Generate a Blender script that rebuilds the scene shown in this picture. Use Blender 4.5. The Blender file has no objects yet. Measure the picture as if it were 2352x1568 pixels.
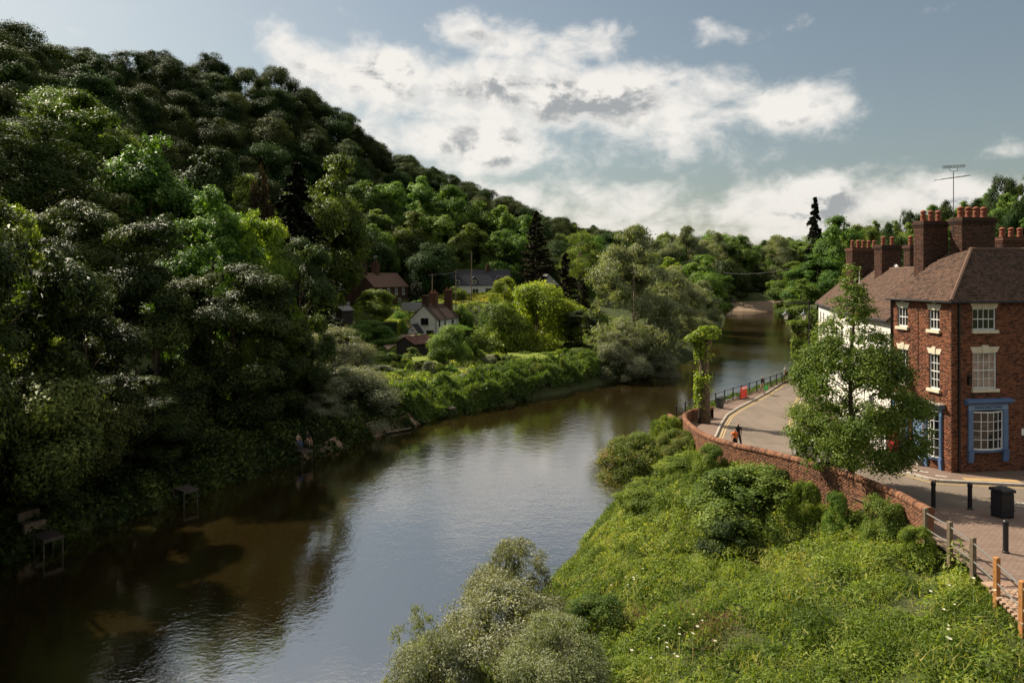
import bpy, bmesh, math, random
import numpy as np
from mathutils import Vector, Matrix

SC = bpy.context.scene
COL = SC.collection
R_ = math.radians
# ------------------------------------------------------------------ camera, sky, sun, exposure
cam_d = bpy.data.cameras.new('camera'); cam = bpy.data.objects.new('camera', cam_d); COL.objects.link(cam)
cam_d.sensor_width = 36.0; cam_d.lens = 24.0; cam_d.shift_y = -154.0 / 2352.0
cam_d.clip_start = 0.3; cam_d.clip_end = 9000
cam.location = (0, 0, 17.0); cam.rotation_euler = (R_(90), 0, 0)
SC.camera = cam
SUN_AZ = 52.0      # degrees to the left of the view direction (+Y)
SUN_EL = 44.0
sun_v = Vector((-math.sin(R_(SUN_AZ)) * math.cos(R_(SUN_EL)), math.cos(R_(SUN_AZ)) * math.cos(R_(SUN_EL)), math.sin(R_(SUN_EL))))
sd = bpy.data.lights.new('sun', 'SUN'); so = bpy.data.objects.new('sun', sd); COL.objects.link(so)
sd.energy = 5.0; sd.angle = R_(0.55); sd.color = (1.0, 0.89, 0.72)
so.rotation_euler = sun_v.to_track_quat('Z', 'Y').to_euler(); so.location = (0, 0, 200)
SC.view_settings.view_transform = 'Standard'; SC.view_settings.look = 'None'
SC.view_settings.exposure = 0.8; SC.view_settings.gamma = 1.0
try: SC.view_settings.use_curve_mapping = False
except Exception: pass
SC.cycles.use_denoising = True
SC.cycles.max_bounces = 6; SC.cycles.diffuse_bounces = 1; SC.cycles.glossy_bounces = 3
SC.cycles.transmission_bounces = 4; SC.cycles.transparent_max_bounces = 6
SC.cycles.caustics_reflective = False; SC.cycles.caustics_refractive = False
SKY_STRENGTH = 0.05

class NT:
    """tiny helper for writing node trees"""
    def __init__(s, tree): s.t = tree; s.n = tree.nodes; s.l = tree.links
    def new(s, kind, **kw):
        n = s.n.new(kind)
        for k, v in kw.items(): setattr(n, k, v)
        return n
    def link(s, a, b): s.l.new(a, b)
    def put(s, sock, v):
        if hasattr(v, 'is_output') or hasattr(v, 'links'): s.l.new(v, sock)
        else: sock.default_value = v
    def m(s, op, a, b=None, c=None, clamp=False):
        n = s.n.new('ShaderNodeMath'); n.operation = op; n.use_clamp = clamp
        s.put(n.inputs[0], a)
        if b is not None: s.put(n.inputs[1], b)
        if c is not None: s.put(n.inputs[2], c)
        return n.outputs[0]
    def vm(s, op, a, b=None):
        n = s.n.new('ShaderNodeVectorMath'); n.operation = op
        s.put(n.inputs[0], a)
        if b is not None: s.put(n.inputs[1], b)
        return n.outputs[0]
    def ss(s, v, a, b, lo=0.0, hi=1.0, kind='SMOOTHSTEP'):
        n = s.n.new('ShaderNodeMapRange'); n.interpolation_type = kind
        s.put(n.inputs[0], v); s.put(n.inputs[1], a); s.put(n.inputs[2], b); s.put(n.inputs[3], lo); s.put(n.inputs[4], hi)
        return n.outputs[0]
    def mix(s, f, a, b, mode='MIX'):
        n = s.n.new('ShaderNodeMix'); n.data_type = 'RGBA'; n.blend_type = mode
        s.put(n.inputs[0], f); s.put(n.inputs[6], a); s.put(n.inputs[7], b)
        return n.outputs[2]
    def noise(s, vec, scale, detail=4, rough=0.55, dist=0.0):
        n = s.n.new('ShaderNodeTexNoise'); s.put(n.inputs['Vector'], vec)
        n.inputs['Scale'].default_value = scale; n.inputs['Detail'].default_value = detail
        n.inputs['Roughness'].default_value = rough; n.inputs['Distortion'].default_value = dist
        return n.outputs[0]
    def ramp(s, f, stops, interp='LINEAR'):
        n = s.n.new('ShaderNodeValToRGB'); s.put(n.inputs[0], f); cr = n.color_ramp; cr.interpolation = interp
        while len(cr.elements) < len(stops): cr.elements.new(0.5)
        for e, (p, c) in zip(cr.elements, stops): e.position = p; e.color = (c[0], c[1], c[2], 1)
        return n.outputs[0]
    def comb(s, x, y, z):
        n = s.n.new('ShaderNodeCombineXYZ')
        for i, v in enumerate((x, y, z)): s.put(n.inputs[i], v)
        return n.outputs[0]

def build_world():
    w = bpy.data.worlds.new('World'); SC.world = w; w.use_nodes = True
    t = NT(w.node_tree); t.n.clear()
    out = t.new('ShaderNodeOutputWorld'); bg = t.new('ShaderNodeBackground'); bg.inputs[1].default_value = SKY_STRENGTH
    sky = t.new('ShaderNodeTexSky'); sky.sky_type = 'NISHITA'; sky.sun_disc = False
    sky.sun_elevation = R_(SUN_EL); sky.sun_rotation = R_(-SUN_AZ)
    sky.air_density = 1.3; sky.dust_density = 1.6; sky.ozone_density = 1.6; sky.altitude = 60
    tc = t.new('ShaderNodeTexCoord'); d = tc.outputs['Generated']
    sep = t.new('ShaderNodeSeparateXYZ'); t.link(d, sep.inputs[0]); x, y, z = sep.outputs
    az = t.m('ARCTAN2', x, y); el = t.m('ARCSINE', z)
    # warped direction coordinates for cloud shapes: a layer overhead, flattening towards the horizon
    P = t.comb(x, y, t.m('MULTIPLY', z, 1.55))
    def fld(off, detail):
        Q = t.vm('ADD', P, off)
        a = t.noise(Q, 4.2, 3, 0.5, 0.3)
        b = t.noise(Q, 13.0, detail, 0.6, 0.25)
        return t.m('ADD', t.m('MULTIPLY', a, 0.5), t.m('MULTIPLY', b, 0.5))
    n0 = fld((3.1, 7.7, 0.0), 8)
    n1 = fld((3.1 - 0.012, 7.7 + 0.006, 0.035), 6)     # the same field a step towards the sun and up: lit side against base
    # where the cloud bank stands (azimuth, elevation in radians; half widths)
    def D2(xp, yp):
        u = (xp - 1176) / 1568; v = (630 - yp) / 1568
        a = math.atan(u); return a, math.atan(v * math.cos(a))
    cov = None
    for (xp, yp, wx, wy, amp) in [(860, 165, 210, 70, .27), (1080, 215, 260, 75, .29), (1400, 255, 340, 95, .31), (1770, 255, 170, 62, .27),
                                  (1130, 335, 290, 80, .29), (1520, 350, 260, 75, .26), (1120, 95, 170, 45, .19), (1370, 105, 130, 45, .22),
                                  (1600, 85, 130, 34, .19), (1900, 320, 60, 26, .16), (1300, 470, 460, 90, .28), (1900, 470, 540, 56, .28),
                                  (815, 85, 60, 28, .17), (2270, 352, 60, 24, .17), (1890, 405, 50, 20, .16), (1150, 430, 260, 60, .2), (1250, 555, 700, 60, .27), (2050, 540, 500, 50, .24)]:
        a, e = D2(xp, yp)
        dx = t.m('DIVIDE', t.m('SUBTRACT', az, a), wx / 1568 * 1.2); dy = t.m('DIVIDE', t.m('SUBTRACT', el, e), wy / 1568 * 1.25)
        r2 = t.m('ADD', t.m('MULTIPLY', dx, dx), t.m('MULTIPLY', dy, dy))
        g = t.m('MULTIPLY', t.m('POWER', 2.718, t.m('MULTIPLY', r2, -1.0)), amp)
        cov = g if cov is None else t.m('MAXIMUM', cov, g)
    # scattered cloud to the sides and behind, as in the sky in view
    far = t.ss(t.m('ABSOLUTE', az), 0.72, 1.1, 0.0, 0.09)
    high = t.ss(el, 0.42, 0.58, 0.0, 0.20)  # unseen cloud above the view, added to brighten the reflection in the river
    cov = t.m('MAXIMUM', cov, t.m('MAXIMUM', far, high))
    c0 = t.m('ADD', n0, cov); c1 = t.m('ADD', n1, cov)
    dens = t.ss(c0, 0.585, 0.775)
    thick = t.ss(c0, 0.66, 0.88)
    lit = t.ss(t.m('SUBTRACT', n0, n1), -0.10, 0.06)
    base = t.ss(t.m('MULTIPLY', thick, t.m('SUBTRACT', 1.0, lit)), 0.05, 0.58)
    lown = t.ss(el, 0.02, 0.16)
    white = t.mix(lown, (9.8, 9.4, 8.7, 1), (10.6, 10.2, 9.6, 1))
    ccol = t.mix(base, white, (4.4, 4.6, 4.7, 1))
    hsv = t.new('ShaderNodeHueSaturation'); hsv.inputs['Saturation'].default_value = 0.78; t.link(sky.outputs[0], hsv.inputs['Color'])
    skyc = t.mix(1.0, hsv.outputs[0], (0.96, 0.97, 0.91, 1), 'MULTIPLY')
    col = t.mix(t.m('MULTIPLY', dens, 0.96), skyc, ccol)
    t.link(col, bg.inputs[0]); t.link(bg.outputs[0], out.inputs[0])
build_world()

# ------------------------------------------------------------------ geometry helpers
def tag(o, label=None, cat=None, group=None, kind=None):
    if label: o['label'] = label
    if cat: o['category'] = cat
    if group: o['group'] = group
    if kind: o['kind'] = kind
    return o
def empty(name, loc=(0, 0, 0), rz=0.0, label=None, cat=None, group=None, parent=None):
    o = bpy.data.objects.new(name, None); COL.objects.link(o); o.location = loc; o.rotation_euler = (0, 0, rz)
    o.empty_display_size = 0.2
    if parent: o.parent = parent
    return tag(o, label, cat, group)
def link_mesh(name, me, parent=None, mat=None):
    if mat is not None and not me.materials: me.materials.append(mat)
    o = bpy.data.objects.new(name, me); COL.objects.link(o)
    if parent: o.parent = parent
    return o
def np_mesh(name, V, F, var=None, smooth=False):
    """V (n,3); F (m,k) all the same k"""
    me = bpy.data.meshes.new(name); V = np.asarray(V, np.float32); F = np.asarray(F, np.int32)
    k = F.shape[1]; m = F.shape[0]
    me.vertices.add(len(V)); me.vertices.foreach_set('co', V.ravel())
    me.loops.add(m * k); me.loops.foreach_set('vertex_index', F.ravel())
    me.polygons.add(m); me.polygons.foreach_set('loop_start', np.arange(0, m * k, k, dtype=np.int32))
    try: me.polygons.foreach_set('loop_total', np.full(m, k, np.int32))
    except Exception: pass
    if smooth: me.polygons.foreach_set('use_smooth', np.ones(m, bool))
    me.update(calc_edges=True)
    if var is not None:
        a = me.attributes.new('var', 'FLOAT', 'FACE'); a.data.foreach_set('value', np.asarray(var, np.float32))
    return me
class MB:
    """collects boxes, tubes and polygons and links them as one mesh"""
    def __init__(s): s.v = []; s.f = []
    def poly(s, *pts):
        i = len(s.v); s.v += [tuple(p) for p in pts]; s.f.append(tuple(range(i, i + len(pts)))); return s
    def box(s, x0, x1, y0, y1, z0, z1, fr=None):
        i = len(s.v)
        P = [(x0, y0, z0), (x1, y0, z0), (x1, y1, z0), (x0, y1, z0), (x0, y0, z1), (x1, y0, z1), (x1, y1, z1), (x0, y1, z1)]
        if fr: P = [fr.p(*p) for p in P]
        s.v += [tuple(p) for p in P]
        for f in ((0, 3, 2, 1), (4, 5, 6, 7), (0, 1, 5, 4), (1, 2, 6, 5), (2, 3, 7, 6), (3, 0, 4, 7)): s.f.append(tuple(i + k for k in f))
        return s
    def tube(s, pts, rad, n=8, cap=True):
        pts = [Vector(p) for p in pts]
        if not hasattr(rad, '__len__'): rad = [rad] * len(pts)
        i0 = len(s.v); prev = None
        for k, p in enumerate(pts):
            d = (pts[min(k + 1, len(pts) - 1)] - pts[max(k - 1, 0)]).normalized()
            a = d.orthogonal().normalized() if prev is None else (prev - d * prev.dot(d)).normalized()
            prev = a; b = d.cross(a)
            for j in range(n):
                w = 2 * math.pi * j / n; s.v.append(tuple(p + (a * math.cos(w) + b * math.sin(w)) * rad[k]))
        for k in range(len(pts) - 1):
            for j in range(n):
                j2 = (j + 1) % n; a0 = i0 + k * n
                s.f.append((a0 + j, a0 + j2, a0 + n + j2, a0 + n + j))
        if cap:
            s.f.append(tuple(i0 + j for j in reversed(range(n)))); e = i0 + (len(pts) - 1) * n
            s.f.append(tuple(e + j for j in range(n)))
        return s
    def lathe(s, prof, c=(0, 0, 0), n=12, axis='Z'):
        i0 = len(s.v)
        for r, h in prof:
            for j in range(n):
                w = 2 * math.pi * j / n
                if axis == 'Z': s.v.append((c[0] + r * math.cos(w), c[1] + r * math.sin(w), c[2] + h))
                else: s.v.append((c[0] + h, c[1] + r * math.cos(w), c[2] + r * math.sin(w)))
        for k in range(len(prof) - 1):
            for j in range(n):
                j2 = (j + 1) % n; a0 = i0 + k * n
                s.f.append((a0 + j, a0 + j2, a0 + n + j2, a0 + n + j))
        s.f.append(tuple(i0 + j for j in reversed(range(n)))); e = i0 + (len(prof) - 1) * n
        s.f.append(tuple(e + j for j in range(n)))
        return s
    def prism(s, pts, off):
        """closed polygon pts swept by the vector off"""
        i = len(s.v); n = len(pts); off = Vector(off)
        s.v += [tuple(p) for p in pts] + [tuple(Vector(p) + off) for p in pts]
        s.f.append(tuple(i + k for k in reversed(range(n)))); s.f.append(tuple(i + n + k for k in range(n)))
        for k in range(n):
            k2 = (k + 1) % n; s.f.append((i + k, i + k2, i + n + k2, i + n + k))
        return s
    def build(s, name, mat=None, parent=None, smooth=False, bevel=0.0, fix=True):
        me = bpy.data.meshes.new(name); me.from_pydata(s.v, [], s.f); me.update()
        if fix or bevel:
            bm = bmesh.new(); bm.from_mesh(me)
            if bevel: bmesh.ops.bevel(bm, geom=list(bm.edges), offset=bevel, segments=1, affect='EDGES', clamp_overlap=True)
            bmesh.ops.recalc_face_normals(bm, faces=list(bm.faces)); bm.to_mesh(me); bm.free()
        if smooth:
            for p in me.polygons: p.use_smooth = True
        return link_mesh(name, me, parent, mat)
class Fr:
    """wall frame: a along the wall, b out of it, h up"""
    def __init__(s, o, u, n): s.o = Vector(o); s.u = Vector(u).normalized(); s.n = Vector(n).normalized()
    def p(s, a, b, h): return s.o + s.u * a + s.n * b + Vector((0, 0, h))
def PX(xd, yd, d):
    """point at depth d seen at pixel (xd, yd) of the 2352 px wide picture; used to measure real positions"""
    return Vector(((xd - 1176) / 1568 * d, d, 17.0 - (yd - 630) / 1568 * d))
def interp(v, xs, ys): return np.interp(v, xs, ys)
def sstep(x): x = np.clip(x, 0, 1); return x * x * (3 - 2 * x)

# ------------------------------------------------------------------ materials
MAT = {}
def mat(name, col, rough=0.7, spec=0.4, noise=0.0, scale=4.0, col2=None, bump=0.0, bscale=None, metal=0.0, detail=5, coord='Object'):
    m = bpy.data.materials.new(name); m.use_nodes = True; t = NT(m.node_tree); bs = t.n['Principled BSDF']
    bs.inputs['Roughness'].default_value = rough; bs.inputs['Specular IOR Level'].default_value = spec; bs.inputs['Metallic'].default_value = metal
    tc = t.new('ShaderNodeTexCoord'); v = tc.outputs[coord]
    if col2 is not None or noise:
        f = t.noise(v, scale, detail, 0.6)
        c2 = col2 if col2 is not None else tuple(c * (1 - noise) for c in col)
        c1 = col if col2 is not None else tuple(min(1, c * (1 + noise)) for c in col)
        c = t.ramp(f, [(0.32, c2), (0.68, c1)]); t.link(c, bs.inputs['Base Color'])
    else: bs.inputs['Base Color'].default_value = (*col, 1)
    if bump:
        b = t.new('ShaderNodeBump'); b.inputs['Strength'].default_value = bump; b.inputs['Distance'].default_value = 0.05
        t.link(t.noise(v, bscale or scale * 3, 6, 0.6), b.inputs['Height']); t.link(b.outputs[0], bs.inputs['Normal'])
    MAT[name] = m; return m
def leaf_mat(name, stops, trans=0.32, tcol=(1.55, 1.6, 0.45), rough=0.5, spec=0.15, vary=0.28, hue=0.03):
    m = bpy.data.materials.new(name); m.use_nodes = True; t = NT(m.node_tree); bs = t.n['Principled BSDF']; out = t.n['Material Output']
    at = t.new('ShaderNodeAttribute'); at.attribute_name = 'var'; oi = t.new('ShaderNodeObjectInfo')
    c = t.ramp(at.outputs['Fac'], stops)
    hs = t.new('ShaderNodeHueSaturation'); t.link(c, hs.inputs['Color'])
    t.link(t.ss(oi.outputs['Random'], 0, 1, 1 - vary, 1 + vary, 'LINEAR'), hs.inputs['Value'])
    r2 = t.m('FRACT', t.m('MULTIPLY', oi.outputs['Random'], 7.31))
    t.link(t.ss(r2, 0, 1, 0.5 - hue, 0.5 + hue, 'LINEAR'), hs.inputs['Hue'])
    t.link(hs.outputs[0], bs.inputs['Base Color']); bs.inputs['Roughness'].default_value = rough; bs.inputs['Specular IOR Level'].default_value = spec
    tr = t.new('ShaderNodeBsdfTranslucent'); t.link(t.mix(1.0, hs.outputs[0], (*tcol, 1), 'MULTIPLY'), tr.inputs[0])
    mx = t.new('ShaderNodeMixShader'); mx.inputs[0].default_value = trans
    t.link(bs.outputs[0], mx.inputs[1]); t.link(tr.outputs[0], mx.inputs[2]); t.link(mx.outputs[0], out.inputs[0])
    MAT[name] = m; return m
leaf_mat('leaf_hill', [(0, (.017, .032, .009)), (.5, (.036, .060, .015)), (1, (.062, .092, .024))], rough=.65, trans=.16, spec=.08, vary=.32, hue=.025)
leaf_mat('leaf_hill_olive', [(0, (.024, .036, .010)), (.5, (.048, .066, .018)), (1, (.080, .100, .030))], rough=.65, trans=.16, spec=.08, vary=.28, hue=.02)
leaf_mat('leaf_mid', [(0, (0.0473, 0.0820, 0.0158)), (.5, (0.1055, 0.1691, 0.0312)), (1, (0.2236, 0.2998, 0.0621))], rough=.55, trans=.36, vary=.3, hue=.025)
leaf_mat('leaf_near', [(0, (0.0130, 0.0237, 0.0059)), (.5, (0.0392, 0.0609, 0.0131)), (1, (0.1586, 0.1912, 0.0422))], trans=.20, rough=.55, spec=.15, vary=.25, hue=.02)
leaf_mat('leaf_lime', [(0, (0.0900, 0.1420, 0.0187)), (.5, (0.1800, 0.2414, 0.0375)), (1, (0.3300, 0.3550, 0.0750))], trans=0.54, rough=.4, vary=.15, hue=.015)
leaf_mat('leaf_silver', [(0, (.085, .10, .055)), (.5, (.19, .20, .12)), (1, (.36, .36, .25))], trans=.24, rough=.5, spec=.22, vary=.15, hue=.015)
leaf_mat('leaf_willow', [(0, (.11, .13, .06)), (.5, (.205, .225, .118)), (1, (.32, .33, .21))], trans=.32, rough=.55, spec=.15, vary=.14, hue=.015)
leaf_mat('leaf_conifer', [(0, (0.0120, 0.0170, 0.0100)), (.6, (0.0270, 0.0341, 0.0175)), (1, (0.0525, 0.0540, 0.0250))], trans=0.11, rough=.6, spec=.15, vary=.2)
leaf_mat('leaf_pine', [(0, (0.0240, 0.0213, 0.0125)), (.6, (0.0525, 0.0454, 0.0225)), (1, (0.1050, 0.0852, 0.0375))], trans=0.11, rough=.6, spec=.15, vary=.2)
leaf_mat('leaf_copper', [(0, (.030, .024, .014)), (.6, (.060, .044, .022)), (1, (.10, .07, .035))], trans=.15, rough=.6, spec=.12, vary=.2)
leaf_mat('leaf_herb', [(0, (0.0491, 0.0796, 0.0140)), (.45, (0.1296, 0.1877, 0.0317)), (.8, (0.2586, 0.3102, 0.0646)), (1, (0.3620, 0.3591, 0.1006))], trans=0.46, rough=.55, spec=.15, vary=0, hue=0)
leaf_mat('leaf_grass', [(0, (.05, .085, .02)), (.5, (.095, .15, .036)), (1, (.18, .22, .06))], trans=.42, rough=.55, spec=.15, vary=0, hue=0)
leaf_mat('leaf_meadow', [(0, (0.1800, 0.2130, 0.0375)), (.5, (0.3600, 0.3266, 0.0875)), (1, (0.5700, 0.4686, 0.1625))], trans=0.41, rough=.6, vary=0, hue=0)
leaf_mat('leaf_red', [(0, (.11, .06, .04)), (.5, (.19, .10, .07)), (1, (.27, .15, .11))], trans=.3, rough=.6, spec=.1, vary=.1, hue=0)
leaf_mat('leaf_rusty', [(0, (.06, .095, .02)), (.6, (.15, .19, .045)), (.86, (.22, .20, .06)), (.93, (.36, .17, .08)), (1, (.42, .22, .12))], trans=.36, rough=.5, spec=.15, vary=.1, hue=0)
leaf_mat('leaf_street', [(0, (0.0462, 0.0781, 0.0165)), (.5, (0.1125, 0.1686, 0.0312)), (1, (0.2633, 0.3067, 0.0675))], trans=.28, rough=.55, spec=.15, vary=0, hue=0)
leaf_mat('flower_white', [(0, (.45, .45, .33)), (1, (.7, .68, .55))], trans=.3, rough=.6, vary=0, hue=0)
mat('bark', (.10, .075, .05), .9, .2, .45, 3.0, bump=.5, bscale=14)
mat('bark_pale', (.21, .17, .12), .9, .2, .4, 3.0, bump=.5, bscale=14)
# ------------------------------------------------------------------ surface materials
def brick_piece_mat(name, dark, mid, light, soot=.25):
    m = bpy.data.materials.new(name); m.use_nodes = True; t = NT(m.node_tree); bs = t.n['Principled BSDF']
    g = t.new('ShaderNodeNewGeometry'); oi = t.new('ShaderNodeObjectInfo'); tc = t.new('ShaderNodeTexCoord')
    r = t.m('FRACT', t.m('ADD', g.outputs['Random Per Island'], t.m('MULTIPLY', oi.outputs['Random'], 3.7)))
    c = t.ramp(r, [(0, dark), (.12, dark), (.3, mid), (.75, light), (.93, mid), (1, dark)])
    pos = g.outputs['Position']
    f = t.noise(pos, 1.1, 5, .6); f2 = t.noise(pos, 22.0, 4, .7)
    c = t.mix(t.ss(f, .45, .75, 0, soot), c, (.05, .035, .028, 1))
    c = t.mix(t.ss(f2, .35, .75, 0, .35), c, tuple(min(1, k * 1.5) for k in light) + (1,))
    t.link(c, bs.inputs['Base Color']); bs.inputs['Roughness'].default_value = .88; bs.inputs['Specular IOR Level'].default_value = .25
    b = t.new('ShaderNodeBump'); b.inputs['Strength'].default_value = .5; b.inputs['Distance'].default_value = .01
    t.link(f2, b.inputs['Height']); t.link(b.outputs[0], bs.inputs['Normal'])
    MAT[name] = m; return m
brick_piece_mat('brick', (.030, .014, .010), (.145, .050, .026), (.245, .098, .050), .4)
brick_piece_mat('brick_wall', (.055, .027, .018), (.15, .06, .033), (.24, .115, .062), .5)
brick_piece_mat('brick_sooty', (.022, .014, .011), (.06, .028, .018), (.12, .055, .034), .6)
brick_piece_mat('roof_tile', (.038, .026, .021), (.085, .050, .036), (.14, .083, .058), .45)
brick_piece_mat('paver', (.15, .098, .075), (.21, .14, .105), (.26, .18, .135), .15)
brick_piece_mat('sett', (.19, .12, .085), (.29, .19, .13), (.37, .255, .175), .12)
mat('mortar', (.15, .11, .085), .95, .1, .25, 5)
mat('stone_cream', (.62, .56, .42), .8, .2, .08, 3)
mat('slate_stone', (.30, .26, .22), .85, .2, .3, 3)
mat('white_paint', (.78, .77, .73), .5, .4, .05, 2)
mat('white_wall', (.64, .61, .55), .85, .2, .10, .8, bump=.2, bscale=6)
mat('blue_paint', (.10, .17, .32), .42, .5, .12, 3)
mat('blue_pale', (.19, .29, .44), .45, .5, .1, 3)
mat('blue_letter', (.025, .04, .085), .6)
mat('black_paint', (.012, .012, .014), .35, .5)
mat('black_plastic', (.018, .018, .020), .5, .4)
mat('dark_metal', (.03, .03, .032), .45, .5)
mat('steel', (.62, .60, .57), .32, .5, metal=.85)
mat('lead', (.36, .37, .39), .55, .4)
mat('terracotta', (.20, .060, .032), .75, .3, .25, 5)
mat('wood_grey', (.16, .125, .085), .85, .2, .3, 5)
mat('wood_orange', (.36, .165, .055), .75, .25, .25, 6)
mat('wood_jetty', (.085, .07, .055), .9, .1, .3, 4)
mat('wood_dark', (.045, .035, .028), .85, .2, .35, 4)
mat('wood_pole', (.20, .15, .10), .85, .2, .25, 4)
mat('rust_roof', (.14, .065, .045), .75, .3, .4, 1.5)
mat('slate_roof', (.035, .034, .042), .7, .3, .25, 3, bump=.3, bscale=9)
mat('curtain', (.55, .42, .36), .9, .1, .15, 3)
mat('interior', (.03, .026, .022), .9)
mat('red_paint', (.22, .016, .014), .5)
mat('red_plastic', (.62, .035, .022), .45, .5)
mat('lamp_glass', (.62, .60, .52), .3)
mat('kerb', (.36, .32, .27), .85, .2, .2, 4)
mat('yellow_line', (.42, .30, .13), .8, .2, .2, 6)
mat('white_line', (.62, .58, .50), .85, .2, .2, 6)
mat('tactile', (.36, .235, .11), .85, .2, .15, 6)
mat('tarp', (.25, .25, .26), .6)
mat('rubber', (.012, .012, .012), .8)
mat('car_paint', (.17, .165, .155), .3, .6, metal=.3)
mat('car_white', (.6, .6, .6), .3, .6)
mat('car_dark', (.02, .022, .028), .2, .6)
mat('red_lens', (.4, .02, .02), .2)
mat('headlamp', (.75, .75, .75), .12, .8, metal=.3)
mat('cushion_cream', (.55, .48, .36), .9, .1, .5, 7)
mat('poster', (.62, .60, .54), .8)
mat('hay_stone', (.22, .16, .11), .9, .1, .4, 3)
def glass_mat():
    m = mat('glass', (.012, .013, .015), .04, .9)
    return m
glass_mat()
def blinds_mat():
    m = mat('glass_curtain', (.34, .25, .21), .12, .7, .35, 2.5)
blinds_mat()
def asphalt():
    m = bpy.data.materials.new('asphalt'); m.use_nodes = True; t = NT(m.node_tree); bs = t.n['Principled BSDF']
    g = t.new('ShaderNodeNewGeometry'); p = g.outputs['Position']
    big = t.noise(p, .22, 4, .6, .4); st = t.noise(t.vm('MULTIPLY', p, (1.0, .22, 1.0)), 1.1, 5, .65); fine = t.noise(p, 45, 3, .7)
    c = t.ramp(big, [(.3, (.125, .098, .075)), (.7, (.18, .142, .110))])
    c = t.mix(t.ss(st, .4, .7, 0, .55), c, (.205, .163, .126, 1))
    vor = t.new('ShaderNodeTexVoronoi'); vor.feature = 'DISTANCE_TO_EDGE'; t.link(t.vm('ADD', p, t.vm('MULTIPLY', t.comb(big, st, 0), (1.5, 1.5, 0))), vor.inputs['Vector']); vor.inputs['Scale'].default_value = .22
    c = t.mix(t.ss(vor.outputs[0], .0, .012, .5, 0), c, (.05, .042, .035, 1))
    c = t.mix(t.ss(fine, .35, .75, 0, .4), c, (.11, .085, .066, 1))
    t.link(c, bs.inputs['Base Color']); bs.inputs['Roughness'].default_value = .85; bs.inputs['Specular IOR Level'].default_value = .3
    b = t.new('ShaderNodeBump'); b.inputs['Strength'].default_value = .35; b.inputs['Distance'].default_value = .01
    t.link(fine, b.inputs['Height']); t.link(b.outputs[0], bs.inputs['Normal'])
    MAT['asphalt'] = m
asphalt()
def paved():
    """brick paving too far or too small to pick apart: rows and joints in the material"""
    m = bpy.data.materials.new('paved'); m.use_nodes = True; t = NT(m.node_tree); bs = t.n['Principled BSDF']
    g = t.new('ShaderNodeNewGeometry'); p = g.outputs['Position']
    br = t.new('ShaderNodeTexBrick'); t.link(t.vm('MULTIPLY', p, (1, 1, 0)), br.inputs['Vector'])
    br.inputs['Scale'].default_value = 1.0; br.inputs['Brick Width'].default_value = .22; br.inputs['Row Height'].default_value = .11
    br.inputs['Mortar Size'].default_value = .008; br.inputs['Color1'].default_value = (.17, .115, .088, 1); br.inputs['Color2'].default_value = (.225, .155, .118, 1)
    br.inputs['Mortar'].default_value = (.085, .062, .05, 1)
    f = t.noise(p, .8, 5, .6); c = t.mix(t.ss(f, .4, .7, 0, .45), br.outputs['Color'], (.14, .10, .08, 1))
    t.link(c, bs.inputs['Base Color']); bs.inputs['Roughness'].default_value = .88; bs.inputs['Specular IOR Level'].default_value = .25
    b = t.new('ShaderNodeBump'); b.inputs['Strength'].default_value = .6; b.inputs['Distance'].default_value = .01
    t.link(t.m('SUBTRACT', 1.0, br.outputs['Fac']), b.inputs['Height']); t.link(b.outputs[0], bs.inputs['Normal'])
    MAT['paved'] = m
paved()
def ground_mat():
    m = bpy.data.materials.new('ground_soil'); m.use_nodes = True; t = NT(m.node_tree); bs = t.n['Principled BSDF']
    g = t.new('ShaderNodeNewGeometry'); p = g.outputs['Position']
    f = t.noise(p, .35, 6, .65); f2 = t.noise(p, 3.0, 5, .7)
    c = t.ramp(f, [(.3, (.035, .05, .016)), (.55, (.055, .07, .022)), (.75, (.075, .07, .035))])
    c = t.mix(t.ss(f2, .4, .7, 0, .5), c, (.035, .035, .018, 1))
    t.link(c, bs.inputs['Base Color']); bs.inputs['Roughness'].default_value = .95; bs.inputs['Specular IOR Level'].default_value = .1
    b = t.new('ShaderNodeBump'); b.inputs['Strength'].default_value = .8; b.inputs['Distance'].default_value = .15
    t.link(f2, b.inputs['Height']); t.link(b.outputs[0], bs.inputs['Normal'])
    MAT['ground_soil'] = m
ground_mat()
mat('soil_bank', (.10, .07, .045), .95, .1, .4, 1.2, bump=.7, bscale=4)
mat('beach_sand', (.20, .145, .10), .95, .1, .25, .5, bump=.4, bscale=3)
mat('mud', (.24, .17, .115), .95, .1, .35, 1.0, bump=.5, bscale=5)
mat('lawn', (.17, .20, .035), .95, .1, .25, .6, col2=(.10, .14, .025), bump=.5, bscale=12)
mat('drive', (.25, .18, .13), .95, .1, .2, .8, bump=.3, bscale=6)
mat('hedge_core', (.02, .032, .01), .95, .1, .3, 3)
mat('scrub_core', (.028, .042, .012), .95, .1, .4, 3, bump=.6, bscale=9)
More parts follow.
